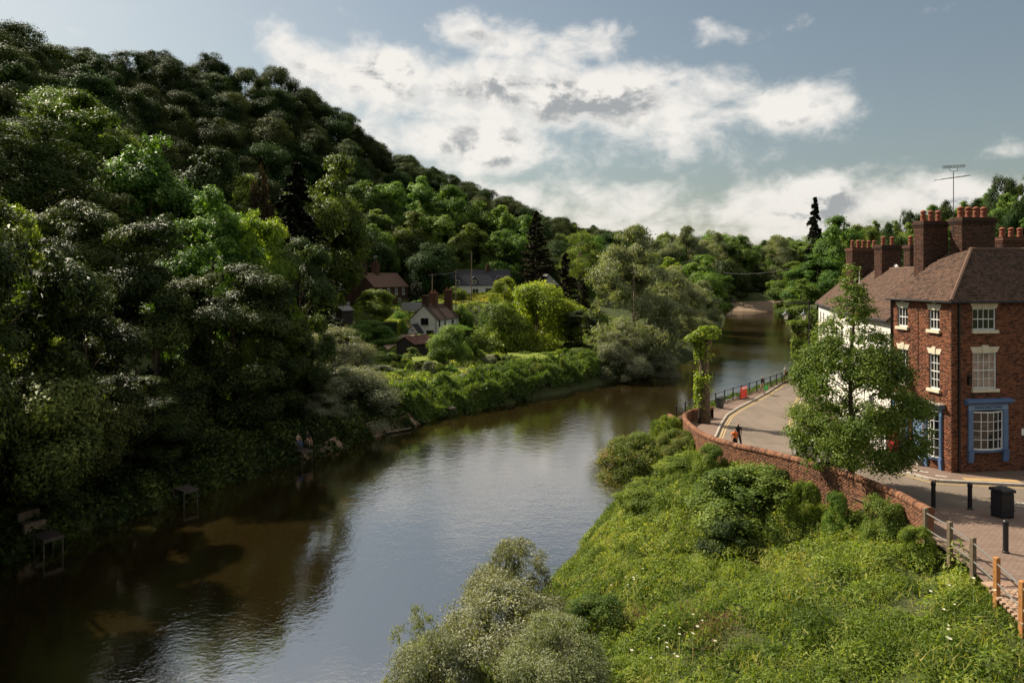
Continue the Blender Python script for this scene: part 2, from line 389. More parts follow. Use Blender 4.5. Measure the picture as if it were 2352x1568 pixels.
def water_mat():
    m = bpy.data.materials.new('river_water'); m.use_nodes = True; t = NT(m.node_tree); bs = t.n['Principled BSDF']
    g = t.new('ShaderNodeNewGeometry'); p = g.outputs['Position']
    f = t.noise(p, .05, 3, .5)
    t.link(t.ramp(f, [(.35, (.015, .010, .0030)), (.65, (.021, .014, .0042))]), bs.inputs['Base Color'])
    bs.inputs['Roughness'].default_value = .045; bs.inputs['IOR'].default_value = 6.0; bs.inputs['Specular IOR Level'].default_value = .5
    q = t.vm('MULTIPLY', p, (1.0, 1.25, 1.0))
    w1 = t.noise(q, .9, 3, .55, .3); w2 = t.noise(q, 3.4, 3, .6, .2); w3 = t.noise(q, .13, 2, .5)
    amp = t.ss(t.noise(p, .035, 3, .5), .38, .62, .35, 1.0)
    h = t.m('ADD', t.m('MULTIPLY', w1, .65), t.m('MULTIPLY', w2, .36))
    h = t.m('MULTIPLY', h, amp)
    b = t.new('ShaderNodeBump'); b.inputs['Strength'].default_value = 1.0; b.inputs['Distance'].default_value = .030
    t.link(h, b.inputs['Height']); t.link(b.outputs[0], bs.inputs['Normal'])
    MAT['river_water'] = m
water_mat()

# ------------------------------------------------------------------ terrain
LY = [-60, 0, 20, 42, 51, 62, 72, 80, 90, 104.5, 111, 124, 150, 178, 230, 280, 308]
LX = [-75, -47, -39, -29, -24.7, -19.2, -13.6, -8.9, 0.2, 12.3, 19.4, 30, 43, 53, 72, 88, 98]
RY = [-60, 0, 20, 31, 40, 47, 53, 56, 58, 63, 68, 75, 84, 89, 102, 120, 150, 180, 230, 266, 308]
RX = [-30, -14, -5.5, -1, 3.5, 6.2, 10.5, 13.6, 16.4, 20.5, 24.8, 30.3, 36, 39, 47.5, 58, 71, 83, 97, 106, 126]
ZRY = [0, 18, 25, 29, 35, 43, 52, 75, 120, 200]
ZRZ = [7.8, 7.65, 7.45, 7.1, 6.7, 6.0, 5.5, 5.4, 5.2, 5.0]
def zroad(y): return np.interp(y, ZRY, ZRZ)
WALL = [(15.2, 25.0), (15.5, 27.5), (15.5, 30), (15.05, 32.5), (14.4, 34.5), (13.6, 36.8), (12.75, 38.8), (12.15, 41), (11.95, 44), (12.1, 47), (12.4, 49.5), (12.9, 51.5), (13.7, 53.0), (14.8, 54.0), (16.0, 54.4)]
WX = lambda y: np.interp(y, [-20, 12, 18.3, 21.6, 25] + [w[1] for w in WALL[1:12]] + [54, 57, 500], [9, 13.0, 13.6, 14.6, 15.0] + [w[0] for w in WALL[1:12]] + [13.6, 15.6, 15.6])
PADS = [(-17, 153, 3.1, 15), (-34, 180, 9.0, 16), (-9, 193, 11.2, 18), (-12, 172, 9.3, 12), (10, 205, 13, 16), (-8, 112, 2.6, 22), (4, 122, 2.7, 18), (-25, 140, 3.6, 14), (-50, 168, 7.5, 16)]
def terrain_raw(x, y):
    x = np.asarray(x, float); y = np.asarray(y, float)
    L = np.interp(y, LY, LX); Rr = np.interp(y, RY, RX)
    s = -(x + 29) * .82 + (y - 42) * .57; t = (x + 29) * .57 + (y - 42) * .82
    a = np.maximum(0, (L - x) * .82)
    s0 = np.interp(t, [-60, 0, 15, 50, 80, 300], [6, 8, 10, 60, 100, 105])
    s1 = np.interp(t, [-20, 20, 70], [165, 172, 205])
    amp = np.interp(t, [-200, -20, 57, 98, 148, 211, 265, 338, 406, 480, 700], [54, 58, 64, 67, 75, 63, 49, 28, 13, 8, 12])
    gentle = np.clip((s - 50) / 55, 0, 1) * 12.5 * sstep((t - 25) / 45)
    q = np.clip((s - s0) / (s1 - s0), 0, None)
    hill = gentle + amp * np.where(q < 1, sstep(q) * .45 + q * .55, 1 + .05 * np.log1p(np.maximum(q, 1) - 1))
    left = np.interp(a, [0, 1.2, 3.5, 8, 20, 60, 2000], [-.3, .7, 1.9, 2.4, 2.7, 3.2, 4.0]) + hill
    b = np.maximum(0, x - Rr)
    wx = np.interp(y, [-20, 12, 18.3, 21.6, 25] + [w[1] for w in WALL[1:12]] + [54], [9, 13.0, 13.6, 14.6, 15.0] + [w[0] for w in WALL[1:12]] + [13.6])
    zr = zroad(y)
    fb = np.clip(b / np.maximum(wx - Rr, 2.0), 0, 1)
    bank = -.3 + (zr - np.interp(y, [25.3, 27, 33, 37, 45], [.5, 1.1, 1.1, .4, .4]) + .3) * (fb ** .8)
    near = np.where(x > wx + .6, zr - .45, bank)
    wharf = np.where(b > 1.6, zr - .45, -1.6)
    ins = np.where(y > 55.0, wharf, near)
    back = np.interp(y, [0, 40, 70, 120, 200, 320], [40, 38, 44, 72, 105, 140])
    ins = ins + np.clip(x - back, 0, 90) * .30
    right = ins
    z = np.where(x < L, left, np.where(x > Rr, right, -1.6))
    bz = np.interp(y, [300, 308, 314, 322, 330, 345, 400, 800, 2000], [-.5, 0, .9, 3.0, 6.5, 8.5, 11, 14, 10]) + np.clip((x - 135), 0, 120) * .22 + np.where(x < 80, hill, 0) * .8
    z = np.where(y > 308, np.maximum(bz, np.where(x < L, left * np.clip(1 - (y - 308) / 60, 0, 1), -9)), z)
    return z
def terrain_f(x, y):
    z = terrain_raw(x, y)
    for px, py, pz, r in PADS:
        w = sstep(1.35 - np.hypot(np.asarray(x) - px, np.asarray(y) - py) / r)
        z = z * (1 - w) + pz * w
    return z
GX = np.concatenate([np.linspace(-1600, -290, 14), np.arange(-280, -60, 4.0), np.arange(-60, 60, 1.25), np.arange(60, 260, 4.0), np.linspace(270, 1600, 14)])
GY = np.concatenate([[-300, -120, -50], np.arange(-20, 130, 1.25), np.arange(130, 400, 3.0), np.linspace(410, 2600, 16)])
gx, gy = np.meshgrid(GX, GY); gz = terrain_f(gx, gy)
def ground_z(x, y):
    i = int(np.clip(np.searchsorted(GX, x) - 1, 0, len(GX) - 2)); j = int(np.clip(np.searchsorted(GY, y) - 1, 0, len(GY) - 2))
    fx = (x - GX[i]) / (GX[i + 1] - GX[i]); fy = (y - GY[j]) / (GY[j + 1] - GY[j])
    return float((gz[j, i] * (1 - fx) + gz[j, i + 1] * fx) * (1 - fy) + (gz[j + 1, i] * (1 - fx) + gz[j + 1, i + 1] * fx) * fy)
def ground_zv(x, y):
    i = np.clip(np.searchsorted(GX, x) - 1, 0, len(GX) - 2); j = np.clip(np.searchsorted(GY, y) - 1, 0, len(GY) - 2)
    fx = (x - GX[i]) / (GX[i + 1] - GX[i]); fy = (y - GY[j]) / (GY[j + 1] - GY[j])
    return (gz[j, i] * (1 - fx) + gz[j, i + 1] * fx) * (1 - fy) + (gz[j + 1, i] * (1 - fx) + gz[j + 1, i + 1] * fx) * fy
nx = len(GX); ny = len(GY)
idx = np.arange(nx * ny).reshape(ny, nx)
TF = np.stack([idx[:-1, :-1], idx[:-1, 1:], idx[1:, 1:], idx[1:, :-1]], -1).reshape(-1, 4)
tag(link_mesh('ground', np_mesh('ground', np.stack([gx, gy, gz], -1).reshape(-1, 3), TF, smooth=True), mat=MAT['ground_soil']), kind='structure')
wm = MB().poly((-700, -200, 0), (900, -200, 0), (900, 330, 0), (-700, 330, 0))
tag(wm.build('river', MAT['river_water'], fix=False), kind='structure')

def sheet(name, poly, zf, m, parent=None, kind='structure', thick=0.0, step=1.0):
    """flat polygon cut along y and draped by zf(x, y)"""
    bm = bmesh.new(); vs = [bm.verts.new((p[0], p[1], 0)) for p in poly]; f = bm.faces.new(vs)
    bmesh.ops.triangulate(bm, faces=[f])
    ys = [p[1] for p in poly]; xs = [p[0] for p in poly]
    for yy in np.arange(math.floor(min(ys)) + step, max(ys), step):
        bmesh.ops.bisect_plane(bm, geom=bm.verts[:] + bm.edges[:] + bm.faces[:], plane_co=(0, yy, 0), plane_no=(0, 1, 0))
    if zf is not None and getattr(zf, 'both', False):
        for xx in np.arange(math.floor(min(xs)) + step, max(xs), step):
            bmesh.ops.bisect_plane(bm, geom=bm.verts[:] + bm.edges[:] + bm.faces[:], plane_co=(xx, 0, 0), plane_no=(1, 0, 0))
    for f in bm.faces:
        if f.normal.z < 0: f.normal_flip()
    if thick:
        r = bmesh.ops.extrude_face_region(bm, geom=bm.faces[:])
        top = {v for v in r['geom'] if isinstance(v, bmesh.types.BMVert)}
        for v in bm.verts: v.co.z = float(zf(v.co.x, v.co.y)) - (0 if v in top else thick)
        bmesh.ops.recalc_face_normals(bm, faces=bm.faces[:])
    else:
        for v in bm.verts: v.co.z = float(zf(v.co.x, v.co.y))
    me = bpy.data.meshes.new(name); bm.to_mesh(me); bm.free()
    o = link_mesh(name, me, parent, m)
    if kind: o['kind'] = kind
    return o
def drape(name, poly, m, dz=.07, step=1.25, kind='structure'):
    zf = lambda x, y: ground_z(x, y) + dz
    class Z:
        both = True
        def __call__(s, x, y): return ground_z(x, y) + dz
    return sheet(name, poly, Z(), m, kind=kind, step=step)

# road, pavements, plaza
zr = lambda x, y: zroad(y)
KERB_R = [(45, 27.5), (30, 31.5), (24.5, 32.7), (20.8, 33.6), (20.5, 35.1), (19.9, 36.5), (19.2, 38.5), (19.3, 42), (20.0, 47), (21.6, 52), (24.2, 58), (27.8, 65), (32.5, 72.5), (38.5, 81), (46, 92), (60, 111)]
KERB_L = [(58, 113.5), (41.5, 91), (35.5, 82.5), (29.2, 73.3), (24.7, 66.2), (22.0, 62.3), (19.4, 58.6), (17.5, 55.6), (15.9, 52.0), (14.1, 47.2), (13.2, 45.2)]
PLAZA_EDGE = [(15.4, 29.7), (17.3, 29.45), (19.4, 28.9), (20.9, 27.9), (28, 24.5), (45, 18)]
inner = [(w[0] + .12, w[1]) for w in WALL]
road_poly = PLAZA_EDGE + KERB_R + KERB_L + [p for p in reversed(inner) if 30 < p[1] < 45.2]
sheet('road', road_poly, zr, MAT['asphalt'])
sheet('plaza_paving', [(13.6, 14), (45, 14)] + list(reversed(PLAZA_EDGE)) + [(15.35, 27.5), (15.1, 25.0), (14.75, 22), (13.9, 18.5)], lambda x, y: zroad(y) + .012, MAT['paved'])
RAIL = [(12.9, 53.6), (14.6, 56.0), (17, 58.6), (21, 63.3), (25.3, 68.3), (30.8, 75.2), (36.5, 84.3), (39.5, 89), (48, 102), (58, 119)]
sheet('riverside_pavement', KERB_L + [p for p in inner if p[1] > 45.2] + [(15.0, 55.6)] + [(p[0] - .25, p[1] + .2) for p in RAIL[2:]], lambda x, y: zroad(y) + .12, MAT['paved'], thick=.14)
HOUSE_LINE = [(45, 33), (30.6, 36.3), (22.9, 35.1), (22.2, 39.4), (22.8, 44), (25.6, 55), (29.7, 65.7), (36, 74), (50, 92), (62, 109)]
sheet('house_pavement', list(reversed(KERB_R)) + HOUSE_LINE, lambda x, y: zroad(y) + .12, MAT['paved'], thick=.14)
# kerbs as stones laid end to end, double yellow lines
def offset_path(path, d):
    out = []
    for i, p in enumerate(path):
        a = Vector(path[max(i - 1, 0)][:2]); b = Vector(path[min(i + 1, len(path) - 1)][:2]); t = (b - a).normalized()
        out.append((p[0] - t.y * d, p[1] + t.x * d))
    return out
def resample(path, step):
    P = [Vector(p[:2]) for p in path]; out = [P[0].copy()]; acc = 0.0
    for a, b in zip(P, P[1:]):
        L = (b - a).length; d = (b - a) / L; pos = step - acc
        while pos <= L: out.append(a + d * pos); pos += step
        acc = L - (pos - step)
    return out
def ribbon(name, path, width, zoff, m, parent=None, kind='structure', dash=None):
    pts = resample(path, .5); mb = MB(); L = offset_path([tuple(p) for p in pts], width / 2); Rr = offset_path([tuple(p) for p in pts], -width / 2)
    for i in range(len(pts) - 1):
        if dash and (i % (dash[0] + dash[1])) >= dash[0]: continue
        q = [L[i], Rr[i], Rr[i + 1], L[i + 1]]
        mb.poly(*[(x, y, float(zroad(y)) + zoff) for x, y in q])
    o = mb.build(name, m, parent); 
    if kind: o['kind'] = kind
    return o
def kerb(path, side):
    pts = resample(path, .91); root = None; mb = None
    k = empty('kerb'); k['kind'] = 'structure'
    for i in range(min(len(pts) - 1, 75)):
        a, b = pts[i], pts[i + 1]; t = (b - a).normalized(); n = Vector((-t.y, t.x)) * side
        mb = MB(); z0a = float(zroad(a.y)); z0b = float(zroad(b.y)); g = t * .006
        pa, pb = a + g, b - g; h = .135
        P = [(pa, z0a - .05), (pb, z0b - .05)]
        v = []
        for (q, z) in ((pa, z0a), (pb, z0b)):
            v.append([(q.x - n.x * .07, q.y - n.y * .07, z - .05), (q.x - n.x * .07, q.y - n.y * .07, z + h - .02), (q.x - n.x * .045, q.y - n.y * .045, z + h),
                      (q.x + n.x * .07, q.y + n.y * .07, z + h + .002), (q.x + n.x * .07, q.y + n.y * .07, z - .05)])
        mb.prism(v[0], (0, 0, 0)); n0 = 5
        for j in range(5): mb.v[5 + j] = v[1][j]
        mb.build('kerb_stone', MAT['kerb'], k)
    return k
kerb(KERB_R[2:14], -1); kerb(list(reversed(KERB_L))[0:9], 1)
for off in (.28, .46):
    ribbon('yellow_line', offset_path(KERB_R[1:13], -off) if False else offset_path(KERB_R[1:13], off), .07, .006, MAT['yellow_line'])
    ribbon('yellow_line', offset_path(KERB_L[2:], off), .07, .006, MAT['yellow_line'])
ribbon('road_marking', [(21.6, 29.3), (24, 28.2), (30, 25.8)], .10, .006, MAT['white_line'])
ribbon('road_marking', [(21.4, 30.0), (24, 29.0), (30, 26.6)], .10, .006, MAT['white_line'])
sheet('tactile_paving', [(22.2, 33.45), (24.6, 32.95), (24.8, 33.55), (22.4, 34.0)], lambda x, y: zroad(y) + .128, MAT['tactile'])
for a, b in (((20.9, 36.0), (21.6, 34.9)), ((21.4, 34.5), (22.0, 33.9)), ((20.2, 37.6), (20.9, 36.9))):
    ribbon('paint_mark', [a, b], .12, .128, MAT['white_line'])
# ------------------------------------------------------------------ foliage
def unit(v): return v / np.maximum(np.linalg.norm(v, axis=-1, keepdims=True), 1e-9)
def leaf_cards(rng, pos, nrm, length, aspect=1.9, along=None, quad=True):
    """rhombic leaves: pos (n,3), nrm (n,3)"""
    n = len(pos); r = rng.normal(size=(n, 3)) if along is None else along + rng.normal(size=(n, 3)) * .35
    t1 = unit(r - nrm * np.sum(r * nrm, -1, keepdims=True)); t2 = np.cross(nrm, t1)
    L = (length * rng.uniform(.65, 1.35, n))[:, None] * .5; W = L / aspect
    c = nrm * L * .18
    if quad:
        V = np.stack([pos - t1 * L, pos + t2 * W + c - t1 * L * .1, pos + t1 * L, pos - t2 * W + c - t1 * L * .1], 1).reshape(-1, 3)
        F = np.arange(n * 4).reshape(-1, 4)
    else:
        V = np.stack([pos - t1 * L + t2 * W, pos - t1 * L - t2 * W, pos + t1 * L], 1).reshape(-1, 3); F = np.arange(n * 3).reshape(-1, 3)
    return V, F
def sphere_dirs(rng, n):
    return unit(rng.normal(size=(n, 3)))
PROF = {
    'round': lambda h: np.sqrt(np.clip(1 - (2 * h - 1) ** 2, 0, 1)) ** .8,
    'dome': lambda h: np.sqrt(np.clip(1 - h ** 2.2, 0, 1)),
    'egg': lambda h: np.clip(np.sin(np.pi * np.clip(h, 0, 1) ** .62), 0, 1) ** .75,
    'cone': lambda h: (1 - h) ** .75 * np.clip(h * 9 + .35, 0, 1),
    'column': lambda h: np.clip(np.sin(np.pi * (h * .86 + .1)), 0, 1) ** .5,
    'street': lambda h: np.interp(h, [0, .05, .15, .30, .40, .5, .6, .7, .8, .9, 1], [.6, .88, 1.0, .96, .82, .68, .54, .42, .29, .16, .02]),
}
def crown_mesh(name, seed, n, R, z0, z1, shape='round', lobes=40, lobe_r=.30, clumps=26, clump_r=.11, leaf=.4, aspect=1.8, up=.55, jit=.7, feather=0.0, quad=True, squash=.75, soft=False, inner=.15):
    rng = np.random.default_rng(seed); H = z1 - z0; prof = PROF[shape]
    h = rng.uniform(.04, .97, lobes); ang = rng.uniform(0, 2 * np.pi, lobes); u = rng.uniform(.2, 1, lobes) ** .5
    rr = prof(h) * R; lr = R * lobe_r * rng.uniform(.45, 1.3, lobes) * np.clip(.45 + .75 * rr / R, .3, 1.1)
    cr = np.maximum(0, rr - lr * .75) * u
    C = np.stack([cr * np.cos(ang), cr * np.sin(ang), z0 + np.clip(h * H, lr * .5, H - lr * squash * .9)], -1)
    w = lr ** 2; w /= w.sum()
    # every lobe carries smaller rounded clumps on its outer, upper side; leaves lie on the clumps
    nc = lobes * clumps; li = rng.choice(lobes, nc, p=w)
    d = sphere_dirs(rng, nc); axis = np.stack([C[:, 0], C[:, 1], (C[:, 2] - (z0 + H * .4)) * .6], -1); axis = unit(axis)[li]
    d = unit(d + axis * .9 + np.array([0, 0, .3]))
    cc = C[li] + d * (lr[li] * rng.uniform(.70, 1.02, nc))[:, None] * np.array([1, 1, squash])
    rc = lr[li] * clump_r * rng.uniform(.45, 1.55, nc)
    pw = rc ** 2; k = rng.choice(nc, n, p=pw / pw.sum())
    ld = unit(sphere_dirs(rng, n) + d[k] * .75 + np.array([0, 0, .25]))
    pos = cc[k] + ld * (rc[k] * (1 + rng.normal(size=n) * .30))[:, None] * np.array([1, 1, .75])
    nrm = unit(ld * .9 + np.array([0, 0, up * .6]) + rng.normal(size=(n, 3)) * jit)
    ni = int(n * inner); size = np.full(n, leaf)
    if ni:      # large shaded leaves well inside close the crown
        q = C[li[k[:ni]]]; pos[:ni] = q + unit(rng.normal(size=(ni, 3))) * (lr[li[k[:ni]]] * rng.uniform(.1, .62, ni))[:, None]; size[:ni] = leaf * 2.4
    along = None
    if feather: along = unit(ld * np.array([1, 1, .4]) + np.array([0, 0, feather]))
    V, F = leaf_cards(rng, pos, nrm, size, aspect, along, quad)
    cv = rng.uniform(0, 1, nc); lv = rng.uniform(-.2, .2, lobes)
    var = np.clip(.5 + (cv[k] - .5) * .35 + lv[li[k]] + rng.normal(size=n) * .15, 0, 1)
    me = np_mesh(name, V, F, var)
    if soft:      # leaves of one clump share the light of the clump's rounded surface
        N = unit(ld * .95 + np.array([0, 0, up * .45]) + rng.normal(size=(n, 3)) * .30)
        g = np.cross(V.reshape(n, -1, 3)[:, 1] - V.reshape(n, -1, 3)[:, 0], V.reshape(n, -1, 3)[:, 2] - V.reshape(n, -1, 3)[:, 0])
        N = np.where(np.sum(g * N, -1, keepdims=True) < 0, unit(g) * .5 + N * .5, N); N = unit(N)
        me.polygons.foreach_set('use_smooth', np.ones(n, bool)); me.normals_split_custom_set_from_vertices(np.repeat(N, F.shape[1], axis=0).tolist())
    return me, C, lr
def limb_mesh(name, seed, C, lr, r0, z0, H, forks=9, lean=.0, top=None, limb=.6):
    rng = random.Random(seed); mb = MB(); top = top or z0 + (H - z0) * .7
    sway = [(rng.uniform(-.25, .25) * r0 * 2, rng.uniform(-.25, .25) * r0 * 2) for _ in range(6)]
    pts = []; rad = []
    for i in range(6):
        f = i / 5; z = -.6 + (top + .6) * f; pts.append((sway[i][0] * f * 2 + lean * f, sway[i][1] * f * 2, z)); rad.append(r0 * (1.25 if i == 0 else 1) * (1 - .72 * f))
    mb.tube(pts, rad, 8)
    order = sorted(range(len(C)), key=lambda i: -lr[i])[:forks]
    for i in order:
        c = Vector(C[i]); zb = max(z0 * .55, min(top * .9, c.z - math.hypot(c.x, c.y) * rng.uniform(.4, .9))); f = (zb + .6) / (top + .6)
        a = Vector((sway[3][0] * f, sway[3][1] * f, zb)); mid = a.lerp(c, .5) + Vector((0, 0, (c - a).length * .10))
        ra = r0 * (1 - .72 * f) * limb; mb.tube([a, mid, c], [ra, ra * .6, ra * .2], 6)
        for _ in range(2):
            e = c + Vector((rng.uniform(-1, 1), rng.uniform(-1, 1), rng.uniform(-.1, .8))) * lr[i] * .8; mb.tube([mid, mid.lerp(e, .55), e], [ra * .4, ra * .25, ra * .08], 5)
    me = bpy.data.meshes.new(name); me.from_pydata(mb.v, [], mb.f); me.update()
    for p in me.polygons: p.use_smooth = True
    me.materials.append(MAT['bark'])
    return me
VAR = {}
def species(key, seed, leafmat, R, H, z0, r0=.35, forks=9, bark='bark', **kw):
    me, C, lr = crown_mesh('crown', seed, R=R, z0=z0, z1=H, **kw); me.materials.append(MAT[leafmat])
    tm = limb_mesh('trunk', seed, C, lr, r0, z0, H, forks)
    if bark != 'bark': tm.materials[0] = MAT[bark]
    VAR[key] = (me, tm, R, H)
for i in range(6):
    sh = ['round', 'round', 'egg', 'dome', 'round', 'egg'][i]; f = [.3, .6, .4, .9, .5, .7][i]
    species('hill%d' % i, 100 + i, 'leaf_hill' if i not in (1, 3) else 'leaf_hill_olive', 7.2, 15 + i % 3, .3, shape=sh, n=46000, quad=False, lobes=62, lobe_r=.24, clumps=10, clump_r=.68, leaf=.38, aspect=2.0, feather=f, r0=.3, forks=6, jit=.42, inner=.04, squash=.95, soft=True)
for i in range(4):
    species('mid%d' % i, 200 + i, 'leaf_mid', 6.5, 19, 2.0, shape=['egg', 'round', 'column', 'egg'][i], n=42000, quad=False, lobes=46, lobe_r=.27, clumps=14, clump_r=.45, leaf=.34, aspect=1.6, r0=.34, forks=12, jit=.45, inner=.07, soft=True)
for i in range(3):
    species('near%d' % i, 300 + i, 'leaf_near', 6.5, 16, .6, shape=['dome', 'egg', 'round'][i], n=86000, quad=False, lobes=46, lobe_r=.26, clumps=16, clump_r=.34, leaf=.21, aspect=1.5, up=.7, jit=.34, r0=.36, forks=14, squash=.52, inner=.05, soft=True)
species('brown0', 331, 'leaf_hill_olive', 6.5, 18, 2.0, shape='egg', n=36000, quad=False, lobes=60, lobe_r=.20, clumps=14, clump_r=.42, leaf=.25, r0=.32, forks=40, bark='bark_pale', inner=.03)
for i in range(2):
    species('willow%d' % i, 400 + i, 'leaf_willow', 6.0, 17, .5, shape=['egg', 'dome'][i], n=62000, quad=False, lobes=70, lobe_r=.225, clumps=12, clump_r=.5, leaf=.31, aspect=2.6, feather=.9, up=.2, jit=.6, r0=.3, forks=20, bark='bark_pale', inner=.05)
for i in range(2):
    species('lime%d' % i, 420 + i, 'leaf_lime', 6.0, 12, .5, shape='dome', n=44000, quad=False, lobes=54, lobe_r=.22, clumps=14, clump_r=.45, leaf=.26, aspect=1.9, feather=.3, r0=.28, forks=14, jit=.5, inner=.05)
for i in range(3):
    species('bush%d' % i, 440 + i, 'leaf_mid', 2.4, 3.6, .1, shape='dome', n=9000, lobes=22, lobe_r=.34, clumps=12, clump_r=.42, leaf=.24, aspect=1.7, r0=.08, forks=5, jit=.45, inner=.08)
for i in range(2):
    species('silver%d' % i, 450 + i, 'leaf_silver', 4.2, 7.5, .1, shape='dome', n=50000, quad=False, lobes=46, lobe_r=.26, clumps=14, clump_r=.45, leaf=.17, aspect=2.1, r0=.12, forks=12, up=.4, jit=.6, inner=.06)
for i in range(2):
    species('shrub%d' % i, 470 + i, 'leaf_street', 2.2, 3.2, .0, shape='dome', n=25000, lobes=34, lobe_r=.28, clumps=14, clump_r=.42, leaf=.115, aspect=1.7, r0=.06, forks=8, up=.7, jit=.5, inner=.06)
for i in range(2):
    species('sallow%d' % i, 480 + i, 'leaf_silver', 2.6, 3.6, .0, shape='dome', n=34000, lobes=44, lobe_r=.24, clumps=14, clump_r=.45, leaf=.10, aspect=2.4, feather=.7, r0=.06, forks=14, up=.35, jit=.65, inner=.06)
species('osier0', 490, 'leaf_willow', 2.4, 3.8, .0, shape='egg', n=15000, lobes=40, lobe_r=.17, clumps=12, clump_r=.5, leaf=.10, aspect=3.0, feather=1.0, r0=.05, forks=26, up=.3, jit=.7, inner=.02)
species('rusty0', 491, 'leaf_rusty', 2.3, 3.0, .0, shape='dome', n=28000, lobes=38, lobe_r=.28, clumps=14, clump_r=.42, leaf=.11, aspect=1.9, feather=.5, r0=.05, forks=8, jit=.55, inner=.06)
species('topiary', 495, 'leaf_mid', 1.0, 2.0, .05, shape='round', n=3500, lobes=18, lobe_r=.42, clumps=12, clump_r=.42, leaf=.15, r0=.05, forks=3)
species('copper0', 496, 'leaf_copper', 6.0, 15, 2.0, shape='egg', n=16000, lobes=46, lobe_r=.22, clumps=13, clump_r=.42, leaf=.36, r0=.3, forks=14)
for i in range(2):
    species('squat%d' % i, 460 + i, 'leaf_mid', 6.0, 7.6, .3, shape='dome', n=40000, quad=False, lobes=44, lobe_r=.25, clumps=15, clump_r=.42, leaf=.24, aspect=1.6, r0=.25, forks=9, jit=.5, inner=.05, soft=True)
def conifer(key, seed, H, R, leafmat, z0=1.5, whorls=26, droop=.35, n=22000, gappy=.2, leaf=.5, flat=False):
    rng = np.random.default_rng(seed); B = []; mb = MB(); mb.tube([(0, 0, -.6), (0, 0, H * .5), (0, 0, H)], [.42, .26, .03], 8)
    NB = int(whorls * 6 * (1 - gappy))
    for w in range(NB):
        f = (w + rng.uniform()) / NB; z = z0 + (H - z0) * f; r = (R * (1 - f) ** .85 * rng.uniform(.6, 1.15) + .25) if not flat else R * rng.uniform(.35, 1) * (.35 if .80 < f < .93 else (.6 if f > .93 else 1.2 - f * .6))
        a = rng.uniform(0, 6.283); e = np.array([math.cos(a) * r, math.sin(a) * r, -r * droop * rng.uniform(.5, 1.3)]); B.append((np.array([0, 0, z]), e))
        mb.tube([(0, 0, z), tuple(np.array([0, 0, z]) + e * .5 + np.array([0, 0, r * .06])), tuple(np.array([0, 0, z]) + e)], [.06, .04, .015], 4)
    k = rng.integers(0, len(B), n); s = rng.uniform(.15, 1.0, n) ** .8
    base = np.array([b[0] for b in B])[k]; dirv = np.array([b[1] for b in B])[k]; ln = np.linalg.norm(dirv, axis=1)
    side = unit(np.cross(dirv, np.array([0, 0, 1.0])))
    pos = base + dirv * s[:, None] + side * (rng.normal(size=n) * ln * .16 * (1.1 - s))[:, None] - np.array([0, 0, 1.0]) * (np.abs(rng.normal(size=n)) * .22)[:, None]
    nrm = unit(np.array([0, 0, 1.0]) + rng.normal(size=(n, 3)) * .5)
    V, F = leaf_cards(rng, pos, nrm, leaf, 2.6, unit(dirv + np.array([0, 0, -.6])))
    me = np_mesh('crown', V, F, np.clip(.45 + rng.normal(size=n) * .25, 0, 1)); me.materials.append(MAT[leafmat])
    tm = bpy.data.meshes.new('trunk'); tm.from_pydata(mb.v, [], mb.f); tm.materials.append(MAT['bark'])
    VAR[key] = (me, tm, R, H)
conifer('spruce', 501, 24, 4.6, 'leaf_conifer', z0=1.0, whorls=34, droop=.45, leaf=.5, n=30000)
conifer('pine0', 502, 22, 5.5, 'leaf_pine', z0=1.5, whorls=26, droop=-.15, gappy=.35, leaf=.6, n=26000)
conifer('redwood', 503, 24, 2.8, 'leaf_conifer', z0=1, whorls=60, droop=.25, gappy=.45, leaf=.5, n=20000, flat=True)

def put_tree(key, x, y, sxy, sz, rz, name, label, cat='tree', group=None, z=None, leafmat=None):
    me, tm, R, H = VAR[key]
    e = empty(name, (x, y, (ground_z(x, y) if z is None else z)), rz, label, cat, group); e.scale = (sxy, sxy, sz)
    t = link_mesh('trunk', tm, e); c = link_mesh('crown', me, e)
    if leafmat:
        c.material_slots[0].link = 'OBJECT'; c.material_slots[0].material = MAT[leafmat]
    return e
RNG = random.Random(5)
def tree_at(key, xd, top, wd, d, name, label, cat='tree', group=None, zb=None, leafmat=None, rz=None):
    """a tree measured in the picture: centre xd, top, width in px of the 2352 px picture, standing d metres away"""
    me, tm, R, H = VAR[key]; x = (xd - 1176) / 1568 * d; zg = ground_z(x, d) if zb is None else zb
    zt = 17 - (top - 630) / 1568 * d; w = wd / 1568 * d
    if key[:4] in ('near', 'mid0', 'mid1', 'mid2', 'mid3', 'lime', 'hill', 'will') and (max(1.0, zt - zg) / H) / (w / (2 * R * 1.04)) < .66:
        leafmat = leafmat or me.materials[0].name; key = 'squat%d' % (int(xd) % 2); me, tm, R, H = VAR[key]
    return put_tree(key, x, d, w / (2 * R * 1.04), max(1.0, zt - zg) / H, RNG.uniform(0, 6.28) if rz is None else rz, name, label, cat, group, zg, leafmat)
# ------------------------------------------------------------------ trees measured in the picture
T = tree_at
